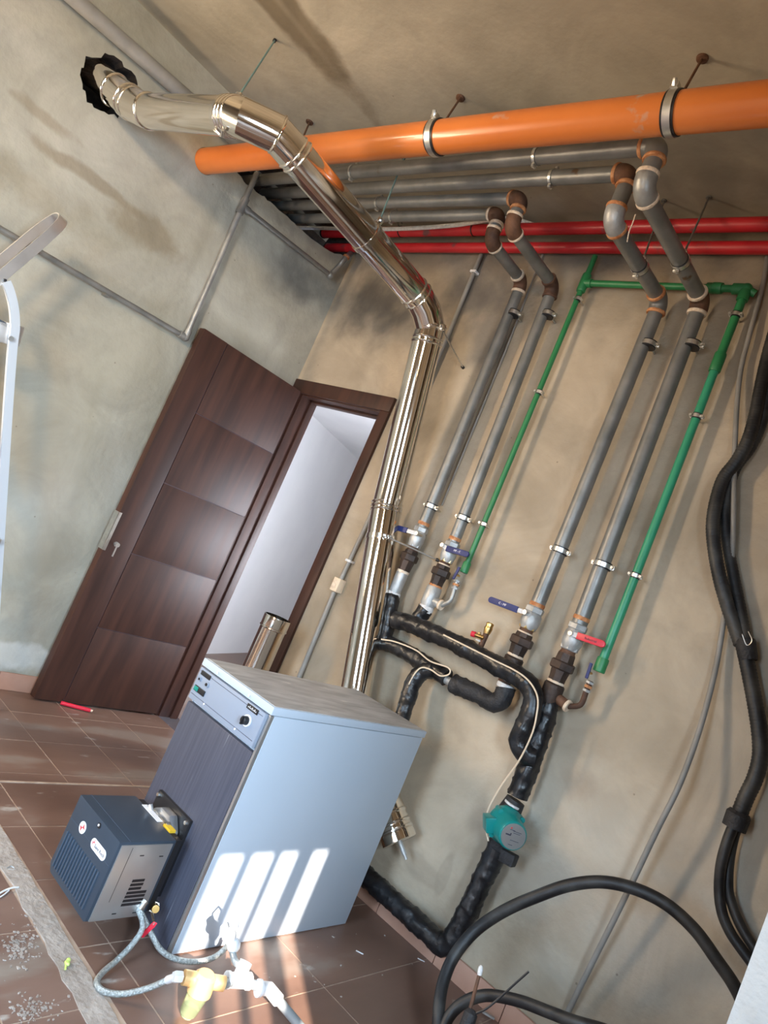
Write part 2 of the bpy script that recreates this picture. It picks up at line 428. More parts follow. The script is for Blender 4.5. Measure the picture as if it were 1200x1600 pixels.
def wall_poly(name, outer, holes, conv, tvec, m, m2=None):
    loops = [outer] + holes; flat = [p for l in loops for p in l]
    tri = tessellate_polygon([[Vector((a, b, 0)) for a, b in l] for l in loops])
    t = Vector(tvec); n = len(flat)
    front = [Vector(conv(a, b)) for a, b in flat]
    mb = MB(); fs = []
    for a, b, c in tri:
        nn = (front[b] - front[a]).cross(front[c] - front[a])
        if nn.dot(t) > 0: a, c = c, a
        fs.append((a, b, c)); fs.append((c + n, b + n, a + n))
    k = 0
    for l in loops:
        for i in range(len(l)):
            a = k + i; b = k + (i + 1) % len(l); fs.append((a, b, b + n, a + n))
        k += len(l)
    mb.add(front + [p + t for p in front], fs)
    o = mb.build(name, m, smooth=False)
    if m2:
        o.data.materials.append(m2); no = len(outer); nt_ = len(tri) * 2
        for i, pl in enumerate(o.data.polygons):
            if i >= nt_ + no: pl.material_index = 1
    bm = bmesh.new(); bm.from_mesh(o.data); bmesh.ops.recalc_face_normals(bm, faces=bm.faces); bm.to_mesh(o.data); bm.free()
    return tag(o, kind='structure')


def jag(poly, amt, seed, sub=5):
    rnd = random.Random(seed); out = []
    for i, (a, b) in enumerate(poly):
        c, d = poly[(i + 1) % len(poly)]
        for j in range(sub):
            t = j / sub; out.append((a + (c - a) * t + rnd.uniform(-amt, amt), b + (d - b) * t + rnd.uniform(-amt, amt)))
    return out


fl_hole = jag([(-1.775, 2.86), (-1.76, 2.76), (-1.70, 2.705), (-1.60, 2.71), (-1.535, 2.76), (-1.515, 2.86), (-1.57, 2.955), (-1.70, 2.945)], .009, 3)
OAc = P(322, 252, x=.0)
or_hole = [(OAc.y + math.cos(t * math.pi / 14) * .0645, OAc.z + math.sin(t * math.pi / 14) * .0645) for t in range(28)]
pb = [(-.945, 2.975), (-.915, 2.932), (-.848, 2.92), (-.802, 2.923), (-.735, 2.933), (-.675, 2.932), (-.571, 2.93), (-.482, 2.942), (-.384, 2.934), (-.221, 2.95),
      (-.10, 2.985), (-.04, 3.0), (-.03, 3.15), (-.4, 3.17), (-.8, 3.15), (-.95, 3.08)]
pipe_hole = jag(pb, .006, 5, 3)
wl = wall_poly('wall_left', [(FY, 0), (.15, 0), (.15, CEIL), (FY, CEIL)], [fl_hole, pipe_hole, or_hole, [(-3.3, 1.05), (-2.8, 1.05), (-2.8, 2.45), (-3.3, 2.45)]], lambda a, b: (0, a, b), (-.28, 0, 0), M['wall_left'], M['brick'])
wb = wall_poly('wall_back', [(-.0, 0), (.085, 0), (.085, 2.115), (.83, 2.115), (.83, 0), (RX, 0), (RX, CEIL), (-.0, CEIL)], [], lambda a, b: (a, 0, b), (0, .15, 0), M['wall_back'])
mb = MB().box((-.9, FY - .1, CEIL), (RX + .1, .15, CEIL + .15)); tag(mb.build('ceiling', M['ceiling'], smooth=False), kind='structure')
# broken brickwork, coloured dark for shade, behind the two holes of the left wall
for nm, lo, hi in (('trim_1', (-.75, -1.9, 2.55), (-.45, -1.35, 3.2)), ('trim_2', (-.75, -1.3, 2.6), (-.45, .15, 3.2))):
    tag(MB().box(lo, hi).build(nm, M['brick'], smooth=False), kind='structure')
# front wall with doorway, right wall with barred window
wf = wall_poly('wall_front', [(0, 0), (2.1, 0), (2.1, 2.15), (3.1, 2.15), (3.1, 0), (RX, 0), (RX, CEIL), (0, CEIL)], [[(2.75, 2.38), (3.25, 2.38), (3.25, 2.72), (2.75, 2.72)]], lambda a, b: (a, FY, b), (0, -.15, 0), M['wall_back'])  # small upper opening added for the high warm light
wr = wall_poly('wall_right', [(FY, 0), (0, 0), (0, CEIL), (FY, CEIL)], [[(-2.80, .90), (-1.98, .90), (-1.98, 1.85), (-2.80, 1.85)]], lambda a, b: (RX, a, b), (.12, 0, 0), M['wall_back'])
tag(MB().box((3.29, -.81, 0), (RX, -.67, CEIL)).build('wall_partition', M['pier'], smooth=False), kind='structure')
win = thing('window_1', (RX, -2.39, .9), kind='structure')
SL = [(-1.045, -.95), (-.91, -.815), (-.78, -.698), (-.62, -.54)]
edges = [-2.80] + [v - 1.585 for s in SL for v in s] + [-1.98]
for i in range(0, len(edges), 2):
    MB().box((RX - .006, edges[i], .90), (RX + .006, edges[i + 1], 1.85)).build('bar' if 0 < i < 6 else 'stile', M['white'], win, smooth=False)
MB().box((RX - .006, -2.80, 1.715), (RX + .007, -1.98, 1.85)).build('top_rail', M['white'], win, smooth=False)
win = thing('window_2', (0, -3.05, 1.05), kind='structure')
for a, b, c, d in ((-3.3, -3.26, 1.05, 2.45), (-2.84, -2.8, 1.05, 2.45), (-3.26, -2.84, 1.05, 1.09), (-3.26, -2.84, 2.41, 2.45)):
    MB().box((-.10, a, c), (-.06, b, d)).build('frame', M['white'], win, smooth=False)
# added, unseen wall and roof that keep the sun out of the doorway
tag(MB().box((3.3, -6.5, 0), (3.45, FY - .15, 2.8)).build('wall_sun_block', M['wall_back'], smooth=False), kind='structure')
tag(MB().box((.5, -6.5, 2.8), (3.45, FY - .15, 2.9)).build('ceiling_sun_block', M['wall_back'], smooth=False), kind='structure')
tag(MB().box((-6, -12, -.2), (12, FY - .15, -.06)).build('floor_outside', M['concrete'], smooth=False), kind='structure')
tag(MB().box((RX + .12, FY - .15, -.2), (12, 4, -.06)).build('floor_outside', M['concrete'], smooth=False), kind='structure')

# corridor behind the open door
CH = 2.35
A = P(502, 662, z=CH); B = P(565, 722, z=CH); s = (B - A).normalized(); nq = Vector((s.y, -s.x, 0))
a0 = A - s * ((A.y - .15) / s.y); b0 = A + s * 4.0


def slab(name, a, b, thick, z0, z1, m):
    n_ = Vector((b - a)).normalized(); n_ = Vector((-n_.y, n_.x, 0)) * thick
    q = [a, b, b + n_, a + n_]
    return tag(MB().add([(p.x, p.y, z0) for p in q] + [(p.x, p.y, z1) for p in q], [(3, 2, 1, 0), (4, 5, 6, 7), (0, 1, 5, 4), (1, 2, 6, 5), (2, 3, 7, 6), (3, 0, 4, 7)]).build(name, m, smooth=False), kind='structure')


slab('wall_corridor_left', a0, b0, .12, 0, CH, M['corridor'])
slab('wall_corridor_back', b0, Vector((1.1, b0.y, 0)), .12, 0, CH, M['corridor'])
slab('wall_corridor_right', Vector((1.1, b0.y, 0)), Vector((1.1, .15, 0)), -.12, 0, CH, M['corridor'])
tag(MB().box((b0.x - .2, .15, CH), (1.22, b0.y + .1, CH + .12)).build('ceiling_corridor', M['corridor'], smooth=False), kind='structure')
tag(MB().box((b0.x - .2, .15, -.1), (1.22, b0.y + .1, 0)).build('floor_corridor', M['tile'], smooth=False), kind='structure')

# floor: grout bed and single tiles
floor = tag(MB().box((-.0, FY - .15, -.12), (RX, .0, -.0014)).build('floor', M['grout'], smooth=False), kind='structure')


def tiles(xs, ys, m):
    for i in range(len(xs) - 1):
        for j in range(len(ys) - 1):
            g = .0026; dz = random.uniform(-.0008, .0008)
            MB().box((xs[i] + g, ys[j] + g, -.012), (xs[i + 1] - g, ys[j + 1] - g, dz)).build('tile', m, floor, smooth=False)


ysA = [FY, -3.76, -3.45, -3.14, -2.83, -2.51, -2.20, -1.885, -1.57, -1.26, -.947, -.635, -.32, 0]
tiles([0, .275, .585, .885, .962], ysA, M['tile'])
tiles([.962, 1.27, 1.575, 1.892, 2.235, 2.55, 2.86, 3.17, 3.48, 3.79, 4.1, RX], [-1.335, -1.235, -.622, 0], M['tile'])
tiles([.962, 1.18, 1.487, 1.798, 2.105, 2.41, 2.72, 3.03, 3.34, 3.65, 3.96, RX], [FY, -3.48, -2.86, -2.24, -1.62, -1.42], M['tile2'])
rnd = random.Random(2)
top = [(x / 20, -1.340 + rnd.uniform(-.005, .005) - .016 * (x / 20 - 1.25)) for x in range(86, 19, -1)]
bot = [(x / 20, -1.408 + rnd.uniform(-.007, .007) - .022 * (x / 20 - 1.25)) for x in range(20, 87)]
MB().prism(bot + top, (0, 0, -.006), (1, 0, 0), (0, 1, 0), (0, 0, .009)).build('mortar_strip', M['mortar'], floor, smooth=False)
tag(MB().box((.956, FY, -.01), (.966, 0, .0035)).build('trim_4', M['grout'], smooth=False), kind='structure')

sk = tag(MB().box((.868, -.004, 0), (3.29, -.0, .078)).build('baseboard_back', M['grout'], smooth=False), kind='structure')
x = .87
for x0, x1 in ((.87, 1.02), (1.023, 1.33), (1.333, 1.64), (1.643, 1.95), (1.953, 2.26), (2.263, 2.572), (2.575, 2.885), (2.888, 3.2), (3.203, 3.29)):
    MB().box((x0, -.016, 0), (x1, -.004, .082)).build('skirting_tile', M['skirting'], sk, bevel=.002)
sk = tag(MB().box((0, FY, 0), (.004, 0, .085)).build('baseboard_left', M['grout'], smooth=False), kind='structure')
y = -.62
ys = [-.02, -.325, -.63, -.942, -1.25, -1.56, -1.87, -2.18, -2.5, -2.8, -3.1, -3.4, -3.7, -4.0]
for i in range(len(ys) - 1):
    MB().box((.004, ys[i + 1] + .003, 0), (.016, ys[i], .089)).build('skirting_tile', M['skirting'], sk, bevel=.002)

# ------------------------------------------------------------------ door
door = thing('door_1', (.45, 0, 0), kind='structure')
fr = MB().box((.085, -.001, 0), (.11, .135, 2.115)).build('jamb', M['wood'], door, bevel=.003)
MB().box((.11, .075, 0), (.122, .12, 2.085)).build('door_stop', M['wood'], fr, bevel=.002)
MB().box((.805, -.001, 0), (.83, .135, 2.115)).build('jamb', M['wood'], door, bevel=.003)
hd = MB().box((.11, -.001, 2.085), (.805, .135, 2.115)).build('head', M['wood'], door, bevel=.003)
MB().box((.11, .075, 2.073), (.805, .12, 2.085)).build('door_stop', M['wood'], hd, bevel=.002)
MB().box((.012, -.020, 0), (.100, 0, 2.092)).build('architrave', M['wood'], door, bevel=.004)
MB().box((.795, -.020, 0), (.864, 0, 2.092)).build('architrave', M['wood'], door, bevel=.004)
MB().box((.012, -.022, 2.092), (.864, 0, 2.176)).build('architrave', M['wood'], door, bevel=.004)
leaf = MB().box((.062, -.77, .012), (.104, -.024, 2.10)).build('leaf', M['wood_line'], door, smooth=False)
gy = -.612
zs = [.012, .432, .856, 1.268, 1.682, 2.10]
MB().box((.060, -.772, .012), (.110, gy - .003, 2.10)).build('stile', M['wood'], leaf, bevel=.002)
for i in range(5):
    MB().box((.060, gy + .002, zs[i] + (.002 if i else 0)), (.110, -.024, zs[i + 1] - .0015)).build('panel', M['wood'], leaf, bevel=.002)
MB().box((.0575, -.7745, .83), (.103, -.7715, 1.04)).box((.1085, -.7745, .83), (.1115, -.758, 1.04)).build('lock_plate', M['zinc'], leaf, smooth=False)
kk = P(181, 850, x=.112)
MB().cyl((.108, kk.y, kk.z), (.120, kk.y, kk.z), .013, n=16).build('lock_cylinder', M['zinc'], leaf)
key = MB().cyl((.120, kk.y, kk.z), (.132, kk.y, kk.z), .004, n=8).cyl((.131, kk.y, kk.z), (.135, kk.y, kk.z), .012, n=14)
key.obox((.134, kk.y - .002, kk.z - .034), (.0012, 0, 0), (0, .0045, 0), (0, 0, .030))
tag(key.build('key', M['zinc'], origin=(.12, kk.y, kk.z)), 'small steel keys hanging in the lock of the open brown door', 'key')

# ================================================================== generic pipe fittings


def ring(a, d, r, h, m, parent, name='thread_ring', n=24):
    a = Vector(a); d = Vector(d).normalized()
    return MB().lathe(a - d * h / 2, d, [(0, r * .96), (h * .25, r), (h * .75, r), (h, r * .96)], n).build(name, m, parent)


def pipe_run(root, pts, r, mp, elbows, R=.045, ringm='hemp'):
    """straight sections with a screwed elbow of its own at each corner"""
    pts = [Vector(p) for p in pts]; start = pts[0]
    for i in range(1, len(pts)):
        if i < len(pts) - 1:
            ar = arc(pts[i - 1], pts[i], pts[i + 1], R)
            MB().cyl(start, ar[0], r, n=24).build('pipe_section', M[mp], root)
            em, rm = elbows[i - 1]
            d0 = (ar[1] - ar[0]).normalized(); d1 = (ar[-1] - ar[-2]).normalized()
            el = MB().tube([ar[0] - d0 * r * .35] + ar + [ar[-1] + d1 * r * .35], r * 1.22, n=24).build('elbow', M[em], root)
            ring(ar[0] - d0 * r * .45, d0, r * 1.30, r * .45, M[rm], el)
            ring(ar[-1] + d1 * r * .45, d1, r * 1.30, r * .45, M[rm], el)
            start = ar[-1]
        else:
            MB().cyl(start, pts[i], r, n=24).build('pipe_section', M[mp], root)


def axis_pts(A, B, lst):
    return [near(px, py, A, B) for px, py in lst]


def hexnut(mb, a, b, r):
    a = Vector(a); b = Vector(b); L = (b - a).length
    return mb.lathe(a, b - a, [(0, r * .88), (L * .15, r), (L * .85, r), (L, r * .88)], 6)


# ------------------------------------------------------------------ the four grey heating pipes
V3 = Vector
PW = {}
specs = {
    'A': dict(left=(410, 281, -.762), U=V3((2.27, -.762, 2.974)), zl=2.81, W=P(1096, 470, y=-.08), T=P(1097, 500, y=-.08), B=P(910, 963, y=-.08), r=.0305,
              el=(('galv', 'rust_bright'), ('galv_light', 'hemp'), ('rust', 'hemp')), lab='rightmost grey steel pipe, dropping from the ceiling to the red-handled valve'),
    'B': dict(left=(417, 303, -.611), U=V3((2.104, -.611, 2.998)), zl=2.80, W=P(1032, 470, y=-.08), T=P(1030, 500, y=-.08), B=P(843, 937, y=-.08), r=.0300,
              el=(('rust', 'rust_bright'), ('galv_new', 'rust_bright'), ('galv', 'rust_bright')), lab='grey steel pipe dropping to the valve whose blue lever points left over bare wall'),
    'C': dict(left=(435, 322, -.532), U=V3((1.592, -.532, 2.978)), zl=2.84, W=P(865, 447, y=-.08), T=P(855, 495, y=-.08), B=P(713, 837, y=-.08), r=.0272,
              el=(('rust', 'rust_bright'), ('rust', 'hemp'), ('rust', 'rust')), lab='grey steel pipe with rusty elbows just left of the thin green pipe'),
    'D': dict(left=(460, 342, -.429), U=V3((1.418, -.429, 2.981)), zl=2.85, W=P(816, 440, y=-.08), T=P(803, 490, y=-.08), B=P(667, 807, y=-.08), r=.0268,
              el=(('rust', 'hemp'), ('rust', 'hemp'), ('rust', 'hemp')), lab='grey steel pipe with rusty elbows nearest the shiny flue, leftmost of four on the wall'),
}
ROOTS = {}
for k, s in specs.items():
    px, py, yy = s['left']; L0 = P(px, py, y=yy); U = s['U']
    L0 = U + (L0 - U) * ((U.x + .22) / (U.x - L0.x))
    root = thing('heating_pipe', (s['B'].x, -.08, s['B'].z), s['lab'], 'pipe', 'grey steel heating pipes')
    ROOTS[k] = root; PW[k] = (s['T'], s['B'])
    low = U.copy(); low.z = s['zl']
    pipe_run(root, [L0, U, low, s['W'], s['B']], s['r'], 'galv', s['el'], R=.042)

# clamps round the grey, green and orange pipes


def clamp(c, d, r, toward, group, label, back=.0, name='pipe_clamp', m='zinc', wdt=.018, rubber=True):
    """band round an axis point c; ears along 'toward' x axis, stud of length back towards the wall (+y)"""
    c = Vector(c); d = Vector(d).normalized()
    root = thing(name, c, label, 'clamp', group)
    MB().lathe(c - d * wdt / 2, d, [(0, r * 1.02), (0, r * 1.14), (wdt, r * 1.14), (wdt, r * 1.02)], 28).build('band', M[m], root)
    if rubber: MB().lathe(c - d * wdt * .8, d, [(0, r * 1.0), (0, r * 1.07), (wdt * 1.6, r * 1.07), (wdt * 1.6, r * 1.0)], 28).build('rubber_lining', M['dark'], root)
    t = Vector(toward); t = (t - d * t.dot(d)).normalized(); q = d.cross(t)
    for sg in (-1, 1):
        e = c + t * sg * r * 1.32
        MB().obox(e, t * r * .25, d * wdt / 2, q * .0035).obox(e + q * .006, t * r * .25, d * wdt / 2, q * .0015).build('ear', M[m], root, bevel=.001)
        hexnut(MB(), e - q * .014, e + q * .010, .0065).build('screw', M[m], root)
    if back > 0: MB().cyl(c + V3((0, r, 0)), c + V3((0, back, 0)), .004, n=10).build('stud', M[m], root)
    return root


for k, lst in {'D': ((803, 490), (675, 792)), 'C': ((853, 490), (720, 808)), 'B': ((1013, 538), (875, 860)), 'A': ((1079, 538), (942, 883))}.items():
    T, B = PW[k]; r = specs[k]['r']
    for i, (px, py) in enumerate(lst):
        which = {'D': 'leftmost grey wall pipe', 'C': 'second grey wall pipe from the left', 'B': 'third grey wall pipe', 'A': 'rightmost grey wall pipe'}[k]
        c = near(px, py, T, B)
        clamp(c, T - B, r, (1, 0, 0), 'wall clamps on the grey pipes', 'zinc clamp round the %s, the %s one' % (which, 'upper' if i == 0 else 'lower'), back=.08)

# small clamps on the runs close under the ceiling
for k, px, py, txt in (('A', 840, 236, 'topmost grey pipe run, beneath the orange pipe'), ('B', 865, 267, 'second grey pipe run'),
                       ('A', 753, 222, 'topmost grey pipe run, left of the flue edge'), ('C', 592, 305, 'third grey pipe run'), ('D', 614, 330, 'fourth grey pipe run')):
    s = specs[k]; L0 = P(s['left'][0], s['left'][1], y=s['left'][2])
    if (px, py) == (753, 222): px, py = 553, 272
    c = near(px, py, L0, s['U'])
    clamp(c, s['U'] - L0, s['r'], (0, 0, 1), 'ceiling run clamps', 'thin zinc clamp on the ' + txt, wdt=.012, rubber=False)

# rods from the ceiling to the two right-hand wall runs
for k, top, bot, txt in (('B', (1038, 313), (991, 424), 'left'), ('A', (1108, 308), (1068, 406), 'right')):
    s = specs[k]; low = s['U'].copy(); low.z = s['zl']
    c = near(bot[0], bot[1], low, s['W']); t = P(top[0], top[1], z=CEIL)
    root = clamp(c, s['W'] - low, s['r'], (0, 0, 1), None, 'threaded rod from the ceiling with black-lined clamp, %s one of two at right' % txt, name='rod_hanger')
    MB().cyl(c + V3((0, 0, s['r'])), t, .0042, n=10).build('threaded_rod', M['galv'], root)
    MB().cyl(t - V3((0, 0, .006)), t, .012, n=14).build('anchor_plate', M['galv'], root)

# hemp string on the drop of pipe A
q = P(993, 335, y=-.70)
tag(MB().tube(smooth_path([q, P(988, 350, y=-.68), P(983, 362, y=-.68), P(980, 378, y=-.68)], 4), .0022, n=6).build('hemp_strand', M['hemp']), 'loose strand of pale hemp dangling below the light grey elbow', 'string')

# ------------------------------------------------------------------ valves, unions and tees below
lab_v = {'D': 'ball valve with short blue lever beside the shiny flue', 'C': 'ball valve with blue lever pointing right towards the green pipe',
         'B': 'ball valve with long blue lever pointing left over bare wall', 'A': 'grey ball valve with red lever pointing right'}
VSEQ = {
    'D': dict(ring=(663, 819), hex=(659, 828), body=(655, 840), bot=(650, 853), nip=(645, 861), un=(640, 872), cone=(633, 887), ring2=(631, 894), pipe0=(629, 898), pipe1=(615, 930)),
    'C': dict(ring=(705, 840), hex=(702, 849), body=(699, 861), bot=(693, 874), nip=(690, 882), un=(685, 894), cone=(681, 908), ring2=(678, 915), pipe0=(676, 920), pipe1=(662, 950)),
    'B': dict(ring=(841, 946), hex=(838, 954), body=(832, 968), bot=(825, 980), nip=(821, 990), un=(817, 1004), cone=(809, 1019), ring2=(807, 1026), pipe0=(804, 1032), pipe1=(793, 1062)),
    'A': dict(ring=(910, 967), hex=(904, 980), body=(897, 997), bot=(889, 1012), nip=(886, 1022), un=(880, 1042), cone=(874, 1060), ring2=(872, 1068), pipe0=(869, 1076), pipe1=(858, 1106)),
}
for k, q in VSEQ.items():
    T, B = PW[k]; r = specs[k]['r']; root = ROOTS[k]
    z = {n: near(px, py, T, B) for n, (px, py) in q.items()}
    dn = (B - T).normalized()
    # pipe piece from the marked point down to the valve
    MB().cyl(B, z['hex'], r, n=24).build('pipe_section', M['galv'], root)
    ring(z['ring'], dn, r * 1.06, .016, M['rust_bright'], root)
    v = thing('ball_valve', z['body'], lab_v[k], 'valve', 'ball valves on the grey pipes')
    b = MB(); hexnut(b, z['hex'] - dn * .012, z['hex'] + dn * .014, r * 1.28)
    L = (z['bot'] - z['hex']).length
    b.lathe(z['hex'] + dn * .012, dn, [(0, r * 1.05), (L * .18, r * 1.28), (L * .55, r * 1.34), (L * .85, r * 1.15), (L * .95, r * 1.05)], 24)
    b.build('body', M['galv_new'], v)
    hexnut(MB(), z['bot'] - dn * .012, z['bot'] + dn * .010, r * 1.2).build('end_nut', M['galv_new'] if k in 'AD' else M['brass'], v)
    # nipple, union, cone
    MB().cyl(z['bot'], z['nip'], r * .92, n=20).build('nipple', M['rust'], root)
    ring(z['nip'], dn, r * 1.02, .012, M['hemp'] if k in 'BC' else M['rust'], root)
    u = MB(); hexnut(u, z['un'] - dn * .020, z['un'] + dn * .016, r * 1.62)
    u.lathe(z['nip'], dn, [(0, r * 1.15), ((z['un'] - z['nip']).length, r * 1.3)], 8)
    u.lathe(z['un'], dn, [(0, r * 1.35), ((z['cone'] - z['un']).length, r * 1.12), ((z['ring2'] - z['un']).length, r * 1.1)], 8)
    u.build('union', M['rust_dark'], root, angle=20)
    ring(z['ring2'], dn, r * 1.12, .013, M['hemp'] if k != 'C' else M['rust_bright'], root)
    tm = {'D': 'galv_new', 'C': 'galv_new', 'B': 'rust_dark', 'A': 'rust_dark'}[k]
    MB().lathe(z['ring2'], dn, [(0, r * 1.05), (.01, r * 1.3 if k != 'D' else r * 1.1), ((z['pipe1'] - z['ring2']).length * .8, r * 1.3 if k != 'D' else r * 1.1), ((z['pipe1'] - z['ring2']).length, r * 1.05)], 24).build('tee' if k != 'D' else 'pipe_end', M[tm], root)
    if k in 'CD': ring(z['pipe1'], dn, r * 1.25, .03, M['white_cloth'], root, 'white_tape')
    q['z'] = z


def lever(v, piv, h0, h1, yy, m, wd=.026, txt=None, tcol='ink_white'):
    """flat lever from pivot pixel to tip pixel, in a plane parallel to the wall"""
    pv = P(piv[0], piv[1], y=yy); a = P(h0[0], h0[1], y=yy); b = P(h1[0], h1[1], y=yy)
    MB().cyl(pv + V3((0, .045, 0)), pv + V3((0, -.008, 0)), .009, n=14).build('stem', M['zinc'], v)
    hexnut(MB(), pv + V3((0, -.010, 0)), pv + V3((0, -.002, 0)), .011).build('nut', M['zinc'], v)
    d = (b - a).normalized(); q = V3((0, -1, 0)).cross(d).normalized()
    MB().obox((pv + a) / 2, (a - pv) / 2, q * wd * .35, V3((0, .0015, 0))).build('lever_neck', M['white_cloth'], v)
    L = (b - a).length; poly = [(0, -wd / 2), (L - wd / 2, -wd / 2)] + [(L - wd / 2 + math.sin(t) * wd / 2, -math.cos(t) * wd / 2) for t in (math.pi * i / 8 for i in range(1, 8))] + [(L - wd / 2, wd / 2), (0, wd / 2)]
    hnd = MB().prism(poly, a + V3((0, .005, 0)), d, q, V3((0, -.011, 0))).build('handle', M[m], v, bevel=.002)
    if txt: lettering(txt, (a + b) / 2 + V3((0, -.0066, 0)), d if d.x > 0 else -d, q if q.z > 0 else -q, wd * .5, M[tcol], hnd)


def lettering(txt, c, dx, dy, size, m, parent, align='CENTER', depth=.0004, name='lettering'):
    cu = bpy.data.curves.new('t', 'FONT'); cu.body = txt; cu.size = size; cu.align_x = align; cu.align_y = 'CENTER'; cu.extrude = depth; cu.resolution_u = 2
    t = bpy.data.objects.new('t', cu); COL.objects.link(t)
    bpy.context.view_layer.update()
    me = bpy.data.meshes.new_from_object(t.evaluated_get(bpy.context.evaluated_depsgraph_get()))
    bpy.data.objects.remove(t); bpy.data.curves.remove(cu)
    dx = Vector(dx).normalized(); dy = Vector(dy); dy = (dy - dx * dy.dot(dx)).normalized(); dz = dx.cross(dy); c = Vector(c)
    me.transform(Matrix(((dx.x, dy.x, dz.x, 0), (dx.y, dy.y, dz.y, 0), (dx.z, dy.z, dz.z, 0), (0, 0, 0, 1))))
    me.materials.clear(); me.materials.append(m); me.name = name
    o = bpy.data.objects.new(name, me); COL.objects.link(o); o.parent = parent; o.location = c - WORLD[parent]; WORLD[o] = c
    return o


def vroot(k): return [o for o in bpy.data.objects if o.get('label') == lab_v[k]][0]


lever(vroot('D'), (652, 834), (636, 829), (618, 824), -.125, 'blue')
lever(vroot('C'), (692, 852), (698, 857), (733, 867), -.135, 'blue', txt='MF - C')
lever(vroot('B'), (821, 957), (809, 953), (764, 936), -.135, 'blue', txt='C - MF')
lever(vroot('A'), (892, 990), (902, 993), (946, 1008), -.14, 'red_handle', txt='Industrial', tcol='ink_dark')

# side branches: little steel bends from the tees up to the green pipes, with blue taps
GREEN_L = (P(904, 466, y=-.055), P(724, 895, y=-.075)); GREEN_R = (P(1160, 466, y=-.055), P(935, 1050, y=-.075))
for k, pts, txt in (('C', ((672, 936), (690, 946), (704, 938), (711, 918), (715, 906)), 'left'), ('A', ((868, 1086), (888, 1104), (907, 1101), (916, 1080), (923, 1064)), 'right')):
    T, B = PW[k]; c0 = near(pts[0][0], pts[0][1], T, B)
    pp = [c0] + [P(a, b, y=-.08) for a, b in pts[1:]]
    t = thing('bypass_fitting', pp[1], 'small bent steel bypass pipe with a blue tap under the %s green pipe' % txt, 'fitting', 'bypass fittings')
    m = M['galv_new'] if k == 'C' else M['rust']
    MB().cyl(pp[0], pp[1], .020, n=16).build('branch', m, t)
    MB().tube(smooth_path(pp[1:], 6), .0105, n=12).build('bend', M['galv_light'] if k == 'C' else m, t)
    d1 = (pp[1] - pp[0]).normalized(); ring(pp[1] - d1 * .004, d1, .024, .012, M['hemp'], t)
    dd = (pp[-1] - pp[-2]).normalized()
    for j in range(3): hexnut(MB(), pp[-1] - dd * (.012 + .016 * j), pp[-1] - dd * (.002 + .016 * j), .0155).build('nut', M['galv_new'] if j != 1 else M['rust_bright'], t)
    hp = (P(708, 905, y=-.11), P(718, 886, y=-.11)) if k == 'C' else (P(916, 1060, y=-.11), P(924, 1036, y=-.11))
    MB().obox((hp[0] + hp[1]) / 2, (hp[1] - hp[0]) / 2, (.006, 0, 0), (0, .003, 0)).build('tap_handle', M['blue'], t, bevel=.002)
    MB().cyl((hp[0] * .6 + hp[1] * .4) + V3((0, .03, 0)), (hp[0] * .6 + hp[1] * .4), .005, n=8).build('tap_stem', M['brass'], t)

# ------------------------------------------------------------------ green pipes
gl = thing('green_pipe', GREEN_L[1], 'thin green plastic pipe between the grey pipe pairs, with a crossbar to the right', 'pipe')
G0 = P(930, 400, y=-.05)
MB().cyl(G0, GREEN_L[1], .0128, n=16).build('vertical_run', M['green'], gl)
HL = P(917, 444, y=-.05); HR = P(1166, 452, y=-.05)
HL = near(917, 444, G0, GREEN_L[1])
MB().cyl(HL, HR, .0150, n=16).build('crossbar', M['green'], gl)
dn = (GREEN_L[1] - G0).normalized()
MB().lathe(HL - dn * .045, dn, [(0, .019), (.004, .021), (.086, .021), (.09, .019)], 18).cyl(HL, HL + (HR - HL).normalized() * .04, .020, n=18).build('tee', M['green'], gl)
c = near(1055, 449, HL, HR) if False else P(1117, 449, y=-.05)
hd_ = (HR - HL).normalized(); c = near(1117, 449, HL, HR)
MB().lathe(c - hd_ * .03, hd_, [(0, .0215), (.022, .0215), (.024, .0235), (.05, .0235), (.06, .0215)], 18).build('coupler', M['green'], gl)
MB().lathe(GREEN_L[1] - dn * .05, dn, [(0, .0165), (.006, .0185), (.048, .0185), (.05, .016)], 18).build('end_socket', M['green'], gl)
gr = thing('green_pipe', GREEN_R[1], 'thicker green plastic pipe at the right that ends beside the red lever', 'pipe')
JR = near(1119, 566, GREEN_R[0], GREEN_R[1])
top = HR.copy()
MB().cyl(top, JR, .0165, n=16).build('upper_run', M['green'], gr)
MB().cyl(JR, GREEN_R[1], .0165, n=16).build('lower_run', M['green_teal'], gr)
dn = (GREEN_R[1] - GREEN_R[0]).normalized()
MB().lathe(JR - dn * .04, dn, [(0, .021), (.004, .0225), (.076, .0225), (.08, .021)], 18).build('coupler', M['green'], gr)
MB().sphere(top, .0245, 14).cyl(top, top + dn * .05, .0225, n=18).cyl(top, top - hd_ * .05, .0225, n=18).cyl(top, top + V3((.035, .015, -.01)), .016, n=14).build('elbow', M['green'], gr)
MB().lathe(GREEN_R[1] - dn * .055, dn, [(0, .021), (.006, .0225), (.052, .0225), (.055, .02)], 18).build('end_socket', M['green'], gr)
for (Tt, Bt, r), lst, nm in (((*GREEN_L, .0128), ((903, 467), (840, 612), (753, 818)), 'left'), ((*GREEN_R, .0165), ((1150, 492), (1086, 650), (986, 897)), 'right')):
    for i, (px, py) in enumerate(lst):
        clamp(near(px, py, Tt, Bt), Tt - Bt, r, (1, 0, 0), 'small clamps on the green pipes', 'small clamp on the %s green pipe, the %s of three' % (nm, ('top', 'middle', 'bottom')[i]), back=.055, m='zinc', wdt=.014)

